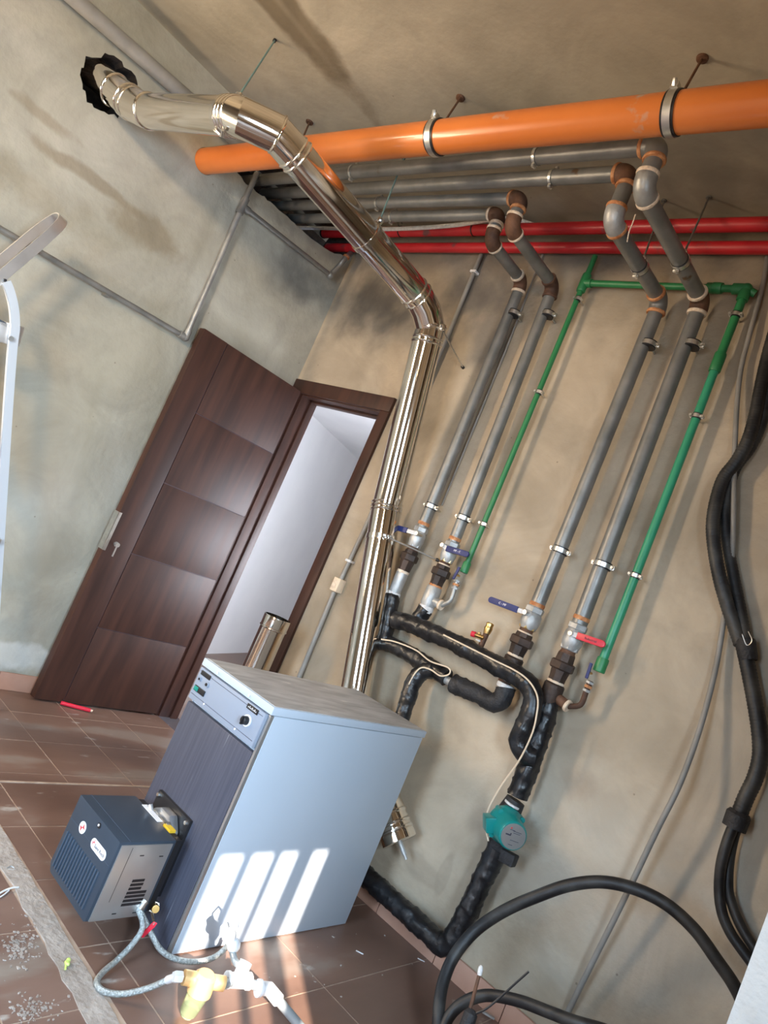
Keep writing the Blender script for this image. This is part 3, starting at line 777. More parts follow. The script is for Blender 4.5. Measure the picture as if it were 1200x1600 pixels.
# ------------------------------------------------------------------ orange sewer pipe
OA = P(322, 252, x=.0); OB = P(1190, 163, y=-.90); od = (OB - OA).normalized()
op = thing('sewer_pipe', OA, 'large orange plastic sewer pipe hung under the ceiling', 'pipe')
MB().cyl(OA - od * .30, OA + od * 3.27, .0625, n=40).build('pipe_section', M['orange'], op)
for px, py, tx, ty, txt in ((1053, 178, 1098, 90, 'right'), (683, 212, 720, 152, 'middle'), (463, 236, 484, 190, 'left, behind the flue')):
    c = near(px, py, OA, OB); t = P(tx, ty, z=CEIL)
    h = thing('pipe_hanger', c, 'rubber-lined steel hanger on the orange pipe, the %s one' % txt, 'hanger', 'hangers of the orange pipe')
    MB().lathe(c - od * .020, od, [(0, .0635), (0, .0665), (.040, .0665), (.040, .0635)], 36).build('rubber_lining', M['dark'], h)
    MB().lathe(c - od * .0125, od, [(0, .066), (0, .0695), (.025, .0695), (.025, .066)], 36).build('band', M['zinc'], h)
    tp = c + V3((0, 0, .066))
    MB().cyl(tp, t, .0045, n=10).build('threaded_rod', M['rust'], h)
    MB().lathe(t - V3((0, 0, .012)), V3((0, 0, 1)), [(0, .010), (.003, .018), (.011, .020), (.012, .016)], 16).build('anchor_plate', M['rust'], h)
    fr_ = c + V3((0, -.052, .050))
    MB().obox(fr_, od * .0125, V3((0, .010, 0)), V3((0, 0, .010))).build('clamp_ear', M['zinc'], h, bevel=.002)
    hexnut(MB(), fr_ + V3((0, -.004, -.004)), fr_ + V3((0, -.016, .016)), .008).build('screw', M['zinc'], h)

# ------------------------------------------------------------------ red pipes and white conduit along the back wall
for yy, zz, r, txt in ((-.125, 3.118, .029, 'upper'), (-.060, 3.058, .027, 'lower')):
    t = tag(MB().cyl((-.2, yy, zz), (4.28, yy, zz), r, n=24).build('red_pipe', M['red']), 'red painted steel pipe along the top of the back wall, the %s one' % txt, 'pipe', 'red pipes')
ca = P(478, 356, y=-.165); cb = P(600, 358, y=-.165); cc = P(700, 353, y=-.165); cd_ = P(762, 344, y=-.16); ce = P(835, 352, y=-.05)
tag(MB().tube(smooth_path([ca + (ca - cb) * .6, ca, cb, cc, cd_, P(800, 342, y=-.12), ce], 8), .0115, n=10).build('white_conduit', M['white_cloth']), 'thin white conduit lying along the upper red pipe', 'conduit')
for px in (505, 625, 738):
    c = P(px, 366, y=-.125); c = V3((c.x, -.125, 3.118))
    MBt = MB().lathe(c + V3((-.004, 0, 0)), V3((1, 0, .12)), [(0, .030), (0, .0325), (.006, .0325), (.006, .030)], 20)
    MBt.tube(smooth_path([c + V3((0, -.03, .01)), c + V3((.002, -.052, .03)), c + V3((.004, -.045, .05)), c + V3((.004, -.02, .035))], 4), .0022, n=6)
    tag(MBt.build('cable_tie', M['dark']), 'black cable tie holding the white conduit to the red pipe, %s' % {505: 'left of the flue', 625: 'just right of the flue', 738: 'beside the rusty elbows'}[px], 'cable tie', 'black cable ties')

# ------------------------------------------------------------------ left wall pipes
LX = .052
T0 = P(379, 322, x=LX); E0 = P(290, 527, x=LX); H0 = P(0, 357, x=LX)
lp = thing('wall_pipe', E0, 'thin grey steel pipe with tee on the left wall', 'pipe')
up_ = P(398, 278, x=LX)
MB().cyl(up_ + (up_ - T0) * .2, T0, .0145, n=16).build('stub', M['galv'], lp)
MB().cyl(T0, E0, .0145, n=16).build('vertical_run', M['galv_light'], lp)
hdir = (H0 - E0).normalized()
MB().cyl(E0, E0 + hdir * 2.2, .0135, n=16).build('horizontal_run', M['galv'], lp)
MB().cyl(T0 + V3((0, 0, .045)), T0 - V3((0, 0, .045)), .021, n=16).cyl(T0, T0 + V3((0, .045, 0)), .020, n=16).build('tee', M['galv'], lp)
MB().sphere(E0, .021, 12).cyl(E0, E0 + V3((0, 0, .04)), .019, n=14).cyl(E0, E0 + hdir * .04, .019, n=14).build('elbow', M['galv_light'], lp)
Q1 = P(516, 430, x=LX); Q2 = P(541, 402, x=.075); Q3 = P(556, 390, y=.01)
MB().cyl(T0, Q1, .0140, n=16).build('branch_run', M['galv'], lp)
MB().tube(smooth_path([Q1, (Q1 + Q2) / 2 + V3((0, .004, 0)), Q2, Q3], 6), .0165, n=14).build('branch_bend', M['galv'], lp)
dq = (Q2 - Q1).normalized()
MB().sphere(Q1, .023, 12).build('elbow', M['galv_light'], lp); ring(Q2, dq, .021, .016, M['rust_bright'], lp); MB().sphere(Q2, .0215, 12).build('elbow', M['galv_light'], lp)
for i, t in enumerate((.45, 1.1)):
    c = E0 + hdir * t
    tag(MB().box((0, c.y - .012, c.z - .02), (LX, c.y + .012, c.z - .008)).build('wall_bracket', M['galv']), 'small iron bracket under the thin pipe on the left wall, %s' % ('nearer the door' if i == 0 else 'nearer the ladder'), 'bracket')

EA = P(122, 3, x=.05); EB = P(285, 146, x=.05); ed = (EB - EA).normalized()
tag(MB().cyl(EA - ed * 1.4, EB + ed * .42, .034, n=24).build('corner_pipe', M['grey_pvc']), 'thick grey pipe along the corner of ceiling and left wall', 'pipe')

# ------------------------------------------------------------------ conduits on the back wall
c0 = P(752, 398, y=-.022); c1 = P(690, 548, y=-.022); c2 = P(577, 810, y=-.022); c3 = P(533, 905, y=-.022); c4 = P(522, 925, y=-.022); c5 = P(472, 1047, y=-.022)
cn = thing('wall_conduit', c5, 'straight grey conduit on the wall behind the flue, running through a socket box', 'conduit')
MB().tube([c0, c1, c2, c3], .0115, n=12).build('upper_run', M['grey_pvc'], cn)
MB().cyl(c4, c5 + (c5 - c4) * 2.2, .0125, n=12).build('lower_run', M['grey_pvc'], cn)
for px, py in ((748, 428), (549, 878)):
    c = near(px, py, c0 if px > 700 else c2, c1 if px > 700 else c3)
    MB().box((c.x - .018, c.y - .014, c.z - .006), (c.x + .018, 0, c.z + .006)).build('clip', M['white_cloth'], cn)
sx = P(527, 914, y=-.03)
so = thing('socket_box', (sx.x, 0, sx.z), 'small cream socket box on the wall beside the door frame', 'socket')
MB().box((sx.x - .024, -.048, sx.z - .035), (sx.x + .024, 0, sx.z + .035)).build('housing', M['cream'], so, bevel=.004)
MB().box((sx.x - .020, -.050, sx.z - .022), (sx.x + .010, -.047, sx.z + .022)).build('rocker', M['hemp'], so, bevel=.001)
k0 = P(848, 397, y=-.012); k1 = P(787, 555, y=-.012); k2 = P(690, 790, y=-.012)
tag(MB().tube([k0, k1, k2], .0055, n=8).build('thin_conduit', M['grey_pvc']), 'very thin pale cable running down the wall just right of the leftmost grey pipe', 'cable')

pts = [(1200, 395), (1193, 440), (1172, 520), (1158, 575), (1151, 640), (1147, 740), (1145, 850), (1140, 910), (1130, 975), (1117, 1050), (1093, 1140), (1062, 1225), (1025, 1300), (975, 1405), (925, 1505), (878, 1600)]
dep = [.02, .02, .03, .03, .04, .05, .04, .03, .03, .04, .08, .12, .12, .10, .07, .03]
tag(MB().tube(smooth_path([P(a, b, y=-d) for (a, b), d in zip(pts, dep)], 6), .0095, n=12).build('grey_cable_pipe', M['grey_pvc']), 'long thin grey conduit bowing down the right of the wall to the floor', 'conduit')

# ================================================================== FLUE
FR = .072
F0 = P(559, 1064, y=-.13); F1 = P(604, 793, y=-.17); F2 = P(668, 530, d=3.36)
F3 = P(668, 503, d=3.34); F4 = P(656, 466, d=3.30); F5 = P(458, 238, d=2.76); F6 = P(432, 209, d=2.71); F7 = P(376, 183, d=2.66); F8 = P(232, 174, d=3.10); F9 = P(206, 162, d=3.17); F10 = P(166, 131, x=-.0)
flue = thing('flue_pipe', F0, 'polished stainless steel flue rising from behind the boiler and bending into the wall hole', 'flue')
d01 = (F1 - F0).normalized()


def bead(c, d, r=FR, m='stainless2', parent=None, name='joint_ring'):
    return MB().lathe(Vector(c) - Vector(d) * .006, d, [(0, r), (.003, r * 1.05), (.006, r * 1.065), (.009, r * 1.05), (.012, r)], 40).build(name, M[m], parent or flue)


def section(a, b, r=FR, name='pipe_section'):
    return MB().cyl(a, b, r, n=48).build(name, M['stainless'], flue)


section(F0 - d01 * .42, F1)
for k in (-.018, .0, .018): bead(F1 + d01 * k, d01, FR * 1.01)
d12 = (F2 - F1).normalized(); section(F1, F2, FR * .985)
bead(F2, d12); bead(F2 - d12 * .022, d12)
# lower elbow in three mitred segments
def mitre(pts, r, parent, name='elbow'):
    return MB().tube(pts, r, n=44).build(name, M['stainless'], parent, angle=14)


d45 = (F5 - F4).normalized()
m1 = F2 + d12 * .055; m2 = F3 + (F4 - F3) * .35 + V3((0, 0, .015)); m3 = F4
mitre([F2, m1, m2, m3, m3 + d45 * .05], FR * .99, flue)
bead(m1, d12, FR, 'stainless'); bead(m3 + d45 * .05, d45); bead(m3 + d45 * .015, d45, FR * .985, 'stainless')
section(m3, F5, FR * .98)
sm = near(571, 377, m3, F5); bead(sm, d45, FR * .985)
# upper elbow
e_out = (F8 - F7).normalized()
bead(F5, d45); bead(F5 - d45 * .025, d45); mitre([F5 - d45 * .01, F5, F6, F7, F7 + e_out * .03], FR * 1.0, flue)
bead(F6, (F5 - F7), FR * 1.0, 'stainless')
for k in (.03, .055, .075): bead(F7 + e_out * k, e_out)
section(F7 + e_out * .03, F8, FR * .985)
d910 = (F10 - F9).normalized()
bead(F8 - e_out * .01, e_out); mitre([F8, F8 + e_out * .02, F9, F9 + d910 * .03], FR, flue)
bead(F9 + d910 * .0, d910); bead(F9 + d910 * .03, d910); section(F9, F10 + d910 * .35, FR * .985)
bead(F9 + d910 * .12, d910, FR, 'stainless')


def flue_clamp(c, d, ear, anchor, txt, rodm='zinc'):
    c = Vector(c); d = Vector(d).normalized()
    h = thing('flue_bracket', c, txt, 'bracket')
    MB().lathe(c - d * .012, d, [(0, FR * 1.0), (0, FR * 1.05), (.024, FR * 1.05), (.024, FR * 1.0)], 40).build('band', M['stainless2'], h)
    e = Vector(ear); e = (e - d * e.dot(d)).normalized(); q = d.cross(e)
    MB().obox(c + e * FR * 1.22, e * FR * .2, d * .012, q * .004).obox(c + e * FR * 1.22 + q * .012, e * FR * .2, d * .012, q * .003).build('ear', M['stainless2'], h, bevel=.001)
    hexnut(MB(), c + e * FR * 1.28 - q * .014, c + e * FR * 1.28 + q * .024, .007).build('screw', M['zinc'], h)
    if anchor is not None:
        MB().cyl(c + e * FR * 1.1, anchor, .0038, n=10).build('threaded_rod', M[rodm], h)
        MB().cyl(anchor, anchor + (c - anchor).normalized() * .015, .008, n=12).build('anchor_plug', M['dark'], h)
    return h


flue_clamp(F7 + e_out * .09, e_out, (0, 0, 1), P(430, 62, z=CEIL), 'steel band at the upper flue bend hung from the ceiling by a long thin rod', 'rod_blue')
MB().tube(smooth_path([F7 + e_out * .09 + V3((0, -.02, -.075)), F7 + e_out * .07 + V3((.0, -.03, -.085)), F7 + e_out * .05 + V3((.0, -.01, -.09)), F7 + e_out * .02 + V3((.0, -.03, -.08))], 5), .006, n=8).build('catch', M['zinc'], flue)
tc = near(586, 358, m3, F5)
flue_clamp(tc, d45, (.3, -.1, 1), P(632, 245, y=-.70), 'band halfway up the sloping flue hung on a thin bluish rod', 'rod_blue')
flue_clamp(F2 + d12 * .055, d12, (.85, -.2, 0), P(724, 575, y=0), 'band under the lower flue bend with a thin rod to the wall')
lc = near(600, 842, F0, F1)
flue_clamp(lc, d01, (.8, -.6, 0), P(686, 876, y=-.02), 'steel band low on the flue with a rod passing in front of a grey pipe')
gk = V3((-.02, F10.y, F10.z))

# spare steel flue length standing behind the boiler
sp = P(431, 972, y=-.30)
st = thing('spare_flue_length', (sp.x, -.30, 0), 'open-topped shiny steel tube standing on the floor behind the boiler by the door frame', 'flue pipe')
zt = P(430, 962, y=-.30).z
MB().lathe((sp.x, -.30, .0), (0, 0, 1), [(0, .064), (zt - .06, .064), (zt - .055, .067), (zt, .067), (zt, .064), (zt - .2, .063)], 40).build('tube', M['stainless'], st)
MB().lathe((sp.x, -.30, zt - .062), (0, 0, 1), [(0, .064), (.004, .069), (.008, .069), (.012, .066)], 40).build('bead', M['stainless2'], st)

# cleaning cap of the flue behind the boiler
kd = V3((.75, .13, -.62)).normalized(); kb = P(624, 1313, y=-.105); ka = kb - kd * .14
cp = thing('flue_drain_can', ka, 'short shiny steel flue end with a drain nipple low behind the boiler side', 'flue end')
MB().cyl(ka - kd * .06, kb, .070, n=40).build('barrel', M['stainless'], cp)
for k in (.03, .07, .095): MB().lathe(ka + kd * k, kd, [(0, .070), (.004, .0745), (.010, .0745), (.014, .070)], 40).build('bead', M['stainless2'], cp)
MB().lathe(kb - kd * .03, kd, [(0, .070), (.002, .0735), (.034, .0735), (.036, .070), (.036, .02)], 40).build('end_cap', M['stainless'], cp)
MB().cyl(kb, kb + kd * .055, .010, n=14).cyl(kb + kd * .05, kb + kd * .075, .007, n=12).build('drain_nipple', M['galv_new'], cp)

# ================================================================== BOILER
BX0, BX1, BY0, BY1, BZ = 1.597, 1.985, -1.09, -.25, .79
bo = thing('boiler', ((BX0 + BX1) / 2, (BY0 + BY1) / 2, 0), 'pale blue-grey floor boiler with a slate front and dusty top', 'boiler')
MB().box((BX0 + .006, BY0 + .02, .0), (BX1 - .006, BY1, BZ - .03)).build('body', M['side'], bo, bevel=.003)
MB().box((BX1 - .008, BY0 + .016, .004), (BX1, BY1 - .002, BZ - .028)).build('side_panel', M['side'], bo, bevel=.002)
MB().box((BX0, BY0 + .016, .004), (BX0 + .008, BY1 - .002, BZ - .028)).build('side_panel', M['side'], bo, bevel=.002)
MB().box((BX0, BY0, .004), (BX1 - .012, BY0 + .022, .638)).build('front_panel', M['front'], bo, bevel=.006)
MB().box((BX1 - .011, BY0 + .002, .004), (BX1 - .001, BY0 + .016, BZ - .03)).build('corner_strip', M['skirting'] if False else M['plate'], bo, bevel=.001)
ld = MB().prism([(BX0 - .004, BY0 - .006), (BX1 + .004, BY0 - .006), (BX1 + .004, BY1 + .004), (BX0 - .004, BY1 + .004)], (0, 0, BZ - .026), (1, 0, 0), (0, 1, 0), (0, 0, .026))
ld.build('lid', M['side'], bo, bevel=.003)
MB().box((BX0 + .004, BY0 + .004, BZ - .001), (BX1 - .003, BY1 - .004, BZ + .0012)).build('dust_film', M['lid'], bo, smooth=False)
# control panel
cpn = MB().box((BX0 + .004, BY0 - .010, .650), (BX1 - .014, BY0 + .02, BZ - .030)).build('control_panel', M['panel'], bo, bevel=.004)
yp = BY0 - .0115


def pan(px, py): q = P(px, py, y=BY0 - .011); return q.x, q.z


for z_ in (.668, .748): MB().box((BX0 + .012, yp, z_), (BX1 - .022, yp + .002, z_ + .0012)).build('crease', M['front'], cpn, smooth=False)
x_, z_ = pan(322, 1055); MB().box((x_ - .027, yp - .002, z_ - .0075), (x_ + .027, yp + .002, z_ + .0075)).build('switch_plate', M['dark'], cpn, bevel=.001)
x_, z_ = pan(312, 1079); sw = MB().box((x_ - .030, yp - .003, z_ - .009), (x_ + .030, yp + .002, z_ + .009)).build('rocker_switch', M['dark'], cpn, bevel=.001)
MB().box((x_ - .028, yp - .005, z_ - .007), (x_ - .006, yp, z_ + .007)).build('green_rocker', M['switch'], cpn, bevel=.001)
for px, py, r_ in ((313, 1061, .007), (324, 1070, .009)):
    x_, z_ = pan(px, py); MB().cyl((x_, yp + .002, z_), (x_, yp - .004, z_), r_, n=18).build('button_collar', M['panel'], cpn)
    MB().cyl((x_, yp, z_), (x_, yp - .006, z_), r_ * .6, n=14).build('button', M['dark'], cpn)
x_, z_ = pan(395, 1108); dsp = MB().box((x_ - .028, yp - .002, z_ - .008), (x_ + .028, yp + .002, z_ + .008)).build('thermometer', M['dark'], cpn, bevel=.001)
for i in range(7): MB().box((x_ - .020 + i * .0065, yp - .0028, z_ - .003), (x_ - .0175 + i * .0065, yp - .0015, z_ + (.004 if i % 2 else .001))).build('scale_mark', M['ink_white'], cpn, smooth=False)
x_, z_ = pan(386, 1126)
MB().cyl((x_, yp + .002, z_), (x_, yp - .003, z_), .0185, n=28).build('dial_ring', M['white'], cpn)
MB().lathe((x_, yp, z_), (0, -1, 0), [(0, .0145), (.018, .0125), (.020, .010)], 24).box((x_ - .0025, yp - .024, z_ - .013), (x_ + .0025, yp - .01, z_ + .013)).build('dial_knob', M['dark'], cpn)
for px, py in ((340, 1051), (389, 1087), (319, 1100), (367, 1139)):
    x_, z_ = pan(px, py); MB().cyl((x_, yp + .002, z_), (x_, yp - .0015, z_), .0035, n=10).build('screw', M['sticker'], cpn)
# burner opening plate
fp = MB().box((1.662, BY0 - .012, .105), (1.858, BY0 + .004, .352)).build('burner_plate', M['dark'], bo, bevel=.004)
for x_, z_ in ((1.674, .340), (1.846, .340), (1.846, .118), (1.674, .118)):
    hexnut(MB(), (x_, BY0 - .004, z_), (x_, BY0 - .020, z_), .007).build('bolt', M['zinc'], fp)

# ------------------------------------------------------------------ burner
X0, X1, Y0, Y1, Z0, Z1 = 1.643, 1.908, -1.362, -1.165, .082, .318
bu = thing('burner', ((X0 + X1) / 2, (Y0 + Y1) / 2, Z0), 'dark blue-grey burner box with ribbed front fixed to the boiler front', 'burner')
cov = MB().prism([(X0, Z0 + .022), (X0 + .018, Z0), (X1 - .010, Z0), (X1 - .002, Z0 + .006), (X1 - .002, Z1), (X0, Z1)], (0, Y1, 0), (1, 0, 0), (0, 0, 1), (0, Y0 - Y1, 0)).build('cover', M['burner'], bu, bevel=.005)
MB().box((X1 - .003, Y0 + .010, Z0 + .006), (X1 + .0015, Y1 - .012, Z1 - .008)).build('side_plate', M['plate'], bu, bevel=.001)
MB().box((X0 + .01, Y1 - .002, Z0 + .01), (X1 - .01, Y1 + .028, Z1 - .006)).build('back_plate', M['dark'], bu, bevel=.002)
MB().lathe((1.76, BY0 - .008, .225), (0, -1, 0), [(0, .062), (.03, .060), (.066, .070)], 30).build('blast_tube', M['cast'], bu)
cast = MB().prism([(1.70, .235), (1.715, .318), (1.75, .338), (1.80, .338), (1.835, .30), (1.845, .20), (1.82, .15), (1.72, .15)], (0, BY0 - .014, 0), (1, 0, 0), (0, 0, 1), (0, -.035, 0)).build('mounting_flange', M['cast'], bu, bevel=.008)
for x_, z_ in ((1.725, .305), (1.815, .315), (1.83, .18)):
    hexnut(MB(), (x_, BY0 - .045, z_), (x_, BY0 - .062, z_), .010).build('bolt', M['zinc'], cast)
MB().sphere((1.745, BY0 - .06, .300), .020, 12).cyl((1.745, BY0 - .06, .30), (1.72, BY0 - .07, .33), .008, n=10).build('hinge_bracket', M['cast'], bu)
# seams, ribs, badges
MB().box((X0 + .004, Y0 - .0008, .246), (X1 - .006, Y0 + .001, .2475)).build('seam', M['rib'], cov, smooth=False)
MB().box((X0 + .003, Y0 + .035, Z1 - .001), (X1 - .004, Y0 + .037, Z1 + .0008)).build('seam', M['rib'], cov, smooth=False)
for i in range(15):
    x_ = X0 + .020 + i * .0149
    MB().box((x_, Y0 - .0045, Z0 + .022), (x_ + .0062, Y0 + .001, Z0 + .132)).build('rib', M['rib'], cov, bevel=.0015)


def bur(px, py): q = P(px, py, y=Y0 - .001); return q.x, q.z


def badge(c, w_, h_, m, parent, name, y0, n=10):
    poly = []
    for cx, a0_ in ((w_ / 2 - h_ / 2, -90), (-(w_ / 2 - h_ / 2), 90)):
        for i in range(n + 1): a_ = math.radians(a0_ + 180 * i / n); poly.append((cx + math.cos(a_) * h_ / 2, math.sin(a_) * h_ / 2))
    return MB().prism(poly, (c[0], y0, c[1]), (1, 0, 0), (0, 0, 1), (0, -.0012, 0)).build(name, m, parent, smooth=False)


def bow(c, s_, y0, parent, m):
    for sg in (-1, 1):
        MB().prism([(0, 0), (sg * s_, s_ * .75), (sg * s_ * .8, 0), (sg * s_, -s_ * .75)], (c[0], y0, c[1]), (.8, 0, .6), (-.6, 0, .8), (0, -.0006, 0)).build('logo', m, parent, smooth=False)


c_ = bur(129, 1293); bd_ = badge(c_, .036, .034, M['sticker'], cov, 'round_badge', Y0 - .0003); bow(c_, .0115, Y0 - .0015, cov, M['ink_red'])
c_ = bur(153.5, 1327); ob = badge(c_, .088, .029, M['sticker'], cov, 'oval_badge', Y0 - .0003); bow((c_[0] - .031, c_[1] + .003), .0065, Y0 - .0015, cov, M['ink_red'])
lettering('Saint Roch', (c_[0] + .008, Y0 - .0016, c_[1] - .001), (1, 0, 0), (0, 0, 1), .0135, M['ink_dark'], cov)
c_ = bur(155, 1290); MB().lathe((c_[0], Y0 + .001, c_[1]), (0, -1, 0), [(0, .008), (.003, .008), (.003, .004)], 16).build('reset_button', M['dark'], cov)
MB().cyl((c_[0] - .001, Y0, c_[1] + .001), (c_[0] - .001, Y0 - .004, c_[1] + .001), .0035, n=10).build('button', M['sticker'], cov)


def sid(px, py): q = P(px, py, x=X1 + .002); return q.y, q.z


for (l, r_, yy) in ((640, 755, 940), (622, 742, 977), (606, 722, 1014), (588, 768, 1050), (572, 753, 1085), (554, 738, 1123), (538, 720, 1160)):
    a_ = sid(100 + l / 6, 1220 + yy / 6); b_ = sid(100 + r_ / 6, 1220 + (yy - 8) / 6); zz = (a_[1] + b_[1]) / 2
    MB().box((X1 - .001, a_[0], zz - .0040), (X1 + .0022, b_[0], zz + .0040)).build('vent_slot', M['dark'], cov, smooth=False)
for px, py in ((222, 1337), (252, 1338), (178, 1428), (210, 1426)):
    a_ = sid(px, py); MB().box((X1 - .001, a_[0] - .007, a_[1] - .0015), (X1 + .0022, a_[0] + .007, a_[1] + .0015)).build('slot', M['dark'], cov, smooth=False)
a_ = sid(208, 1325); b_ = sid(171, 1410)
MB().box((X1 + .0005, a_[0] - .0006, b_[1]), (X1 + .0020, a_[0] + .0006, a_[1])).build('seam', M['dark'], cov, smooth=False)
MB().obox((1.752, Y1 + .0, Z1 + .001), (.050, 0, 0), (0, .010, 0), (0, 0, .0008)).build('rating_label', M['sticker'], cov, smooth=False)
MB().obox((1.835, Y1 + .016, Z1 - .002), (.020, 0, 0), (0, .011, 0), (0, 0, .004)).build('warning_label', M['yellow'], bu, smooth=False)

# gas or oil cock at the boiler front with a red lever
g0 = P(240, 1416, y=-1.13); g1 = P(253, 1434, y=-1.20)
gv = thing('fuel_cock', g0, 'small brass-nosed cock with red lever under the burner beside the boiler front', 'valve')
gd = (g1 - g0).normalized()
hexnut(MB(), g0 - gd * .03, g0 + gd * .012, .019).build('body', M['zinc'], gv)
MB().lathe(g0 + gd * .01, gd, [(0, .013), (.02, .012), (.03, .011)], 18).build('nose', M['brass'], gv)
MB().lathe(g0 + gd * .038, gd, [(0, .010), (.004, .010), (.004, .006)], 18).build('mouth', M['brass'], gv)
h0 = P(241, 1444, y=-1.17); h1 = P(223, 1461, y=-1.18)
MB().tube([g0 + V3((0, 0, -.015)), h0], .004, n=8).build('stem', M['zinc'], gv)
MB().obox((h0 + h1) / 2, (h1 - h0) / 2, (0, .002, .006), V3((.005, .004, 0))).build('lever', M['red_handle'], gv, bevel=.001)

# braided fuel hoses
S0 = V3((1.90, -1.20, .112))
ha = [S0, P(223, 1447, z=.085), P(208, 1474, z=.05), P(183, 1500, z=.022), P(160, 1520, z=.012), P(151, 1536, z=.011), P(162, 1549, z=.012), P(192, 1553, z=.016), P(232, 1544, z=.04), P(262, 1531, z=.075)]
hs = thing('braided_hose', ha[3], 'steel braided hose looping left from the burner to the yellow filter', 'hose')
MB().tube(smooth_path(ha, 8), .0082, n=14).build('hose', M['braid'], hs)
hb = [S0 + V3((.012, 0, 0)), P(238, 1462, z=.06), P(252, 1485, z=.03), P(275, 1499, z=.018), P(305, 1503, z=.016), P(332, 1497, z=.022), P(350, 1484, z=.045), P(357, 1474, z=.075)]
hs2 = thing('braided_hose', hb[3], 'steel braided hose running under the boiler edge to the upright pipe', 'hose')
MB().tube(smooth_path(hb, 8), .0082, n=14).build('hose', M['braid'], hs2)
MB().cyl(S0, S0 + V3((-.012, .01, .02)), .011, n=12).cyl(S0 + V3((.012, 0, 0)), S0 + V3((.006, .015, .02)), .011, n=12).build('hose_nut', M['zinc'], hs)

# filter, tee, riser
bq = P(291, 1587, z=.004); dq2 = P(322, 1536, x=bq.x)
fz = near(321, 1540, bq, bq + V3((0, 0, 1))).z
FZ = .108
fa = P(287, 1527, z=FZ); fb = P(318, 1533, z=FZ); fc = P(350, 1537, z=FZ); te = P(371, 1532, z=FZ); el = P(420, 1545, z=FZ)
ax = (te - fa).normalized()
fl = thing('fuel_filter', V3((bq.x, bq.y, 0)), 'fuel filter with brass head and yellow-green see-through bowl', 'filter')
MB().cyl(fa, fc, .019, n=20).lathe(fb + V3((0, 0, .022)), (0, 0, -1), [(0, .022), (.008, .030), (.045, .034), (.052, .034)], 24).build('head', M['gold_body'], fl)
bb = V3((bq.x, bq.y, .004)); bt = fb + V3((0, 0, -.03)); bdr = bb - bt
MB().lathe(bt, bdr, [(0, .0300), (bdr.length * .8, .0245), (bdr.length * .95, .018), (bdr.length, .008)], 24).build('bowl', M['bowl'], fl)
hexnut(MB(), fa - ax * .030, fa - ax * .005, .015).build('inlet_nut', M['bright'], fl)
MB().cyl(P(262, 1531, z=.075), fa - ax * .02, .0105, n=14).build('hose_sleeve', M['sticker'], fl)
tp_ = thing('fuel_pipe', te, 'grey pipe with bright zinc tee and elbow running from the filter over the floor', 'pipe')
MB().cyl(fc, te, .0125, n=18).cyl(te, el, .0125, n=18).build('pipe_section', M['pex'], tp_)
e2 = P(470, 1605, z=.03)
MB().cyl(el, el + (e2 - el) * 2.2, .013, n=18).build('pipe_section', M['pex'], tp_)
tee_ = MB().cyl(te - ax * .035, te + ax * .035, .0195, n=20).cyl(te, te + V3((-.01, .015, .045)), .0185, n=20)
for k in (-.035, .030): tee_.cyl(te + ax * k, te + ax * (k + .008), .0225, n=20)
tee_.build('tee', M['bright'], tp_)
MB().tube([el - ax * .035, el, el + (e2 - el).normalized() * .045], .0185, n=18).lathe(el - ax * .036, ax, [(0, .0225), (.009, .0225)], 18).build('elbow', M['bright'], tp_)
rz = P(358, 1462, x=te.x - .07)
MB().tube(smooth_path([te + V3((-.01, .015, .03)), P(368, 1503, x=te.x - .02), P(363, 1485, x=te.x - .05), rz], 5), .0095, n=12).build('riser', M['pex'], tp_)
MB().sphere(P(365, 1477, x=te.x - .055), .020, 12).build('riser_fitting', M['bright'], tp_)
rv = thing('shut_off_cock', rz, 'bright white-lit shut-off cock on the upright pipe against the boiler side', 'valve')
MB().sphere(rz, .021, 14).cyl(rz, rz + V3((-.03, .0, .01)), .014, n=14).build('body', M['bright'], rv)
MB().tube([rz + V3((.01, -.01, .022 + .03 * 0)), rz + V3((0, -.02, .045)), rz + V3((-.01, .0, .06)), rz + V3((-.01, .02, .045)), rz + V3((0, .02, .02))], .004, n=8).build('butterfly_handle', M['bright'], rv)

# ================================================================== BLACK INSULATED PIPES


def wrapped(name, pts, r, label=None, parent=None, seed=0, k=10, pitch=.045, m='black', amp=.11):
    path = smooth_path(pts, k)
    # resample evenly
    out = [path[0]]; 
    for q in path[1:]:
        while (q - out[-1]).length > .009: out.append(out[-1] + (q - out[-1]).normalized() * .009)
    rnd_ = random.Random(seed); off = [rnd_.uniform(-1, 1) for _ in range(400)]

    def rf(L, t):
        ph = (L / pitch + t / (2 * math.pi) * .9); i = int(ph) % 399; f = ph - int(ph)
        return 1 + amp * .6 * off[i] * (1 - f) + amp * .6 * off[i + 1] * f + (.07 if f < .18 else 0) + .11 * noise.noise(Vector((L * 26, math.cos(t) * 1.4, math.sin(t) * 1.4 + seed))) + .05 * noise.noise(Vector((L * 80, math.cos(t) * 4, math.sin(t) * 4 + seed)))
    mb = MB().tube(out, r, n=26, rf=rf)
    o = mb.build(name, M[m], parent, angle=60)
    if label: tag(o, label, 'insulated pipe', 'black insulated pipes')
    return o


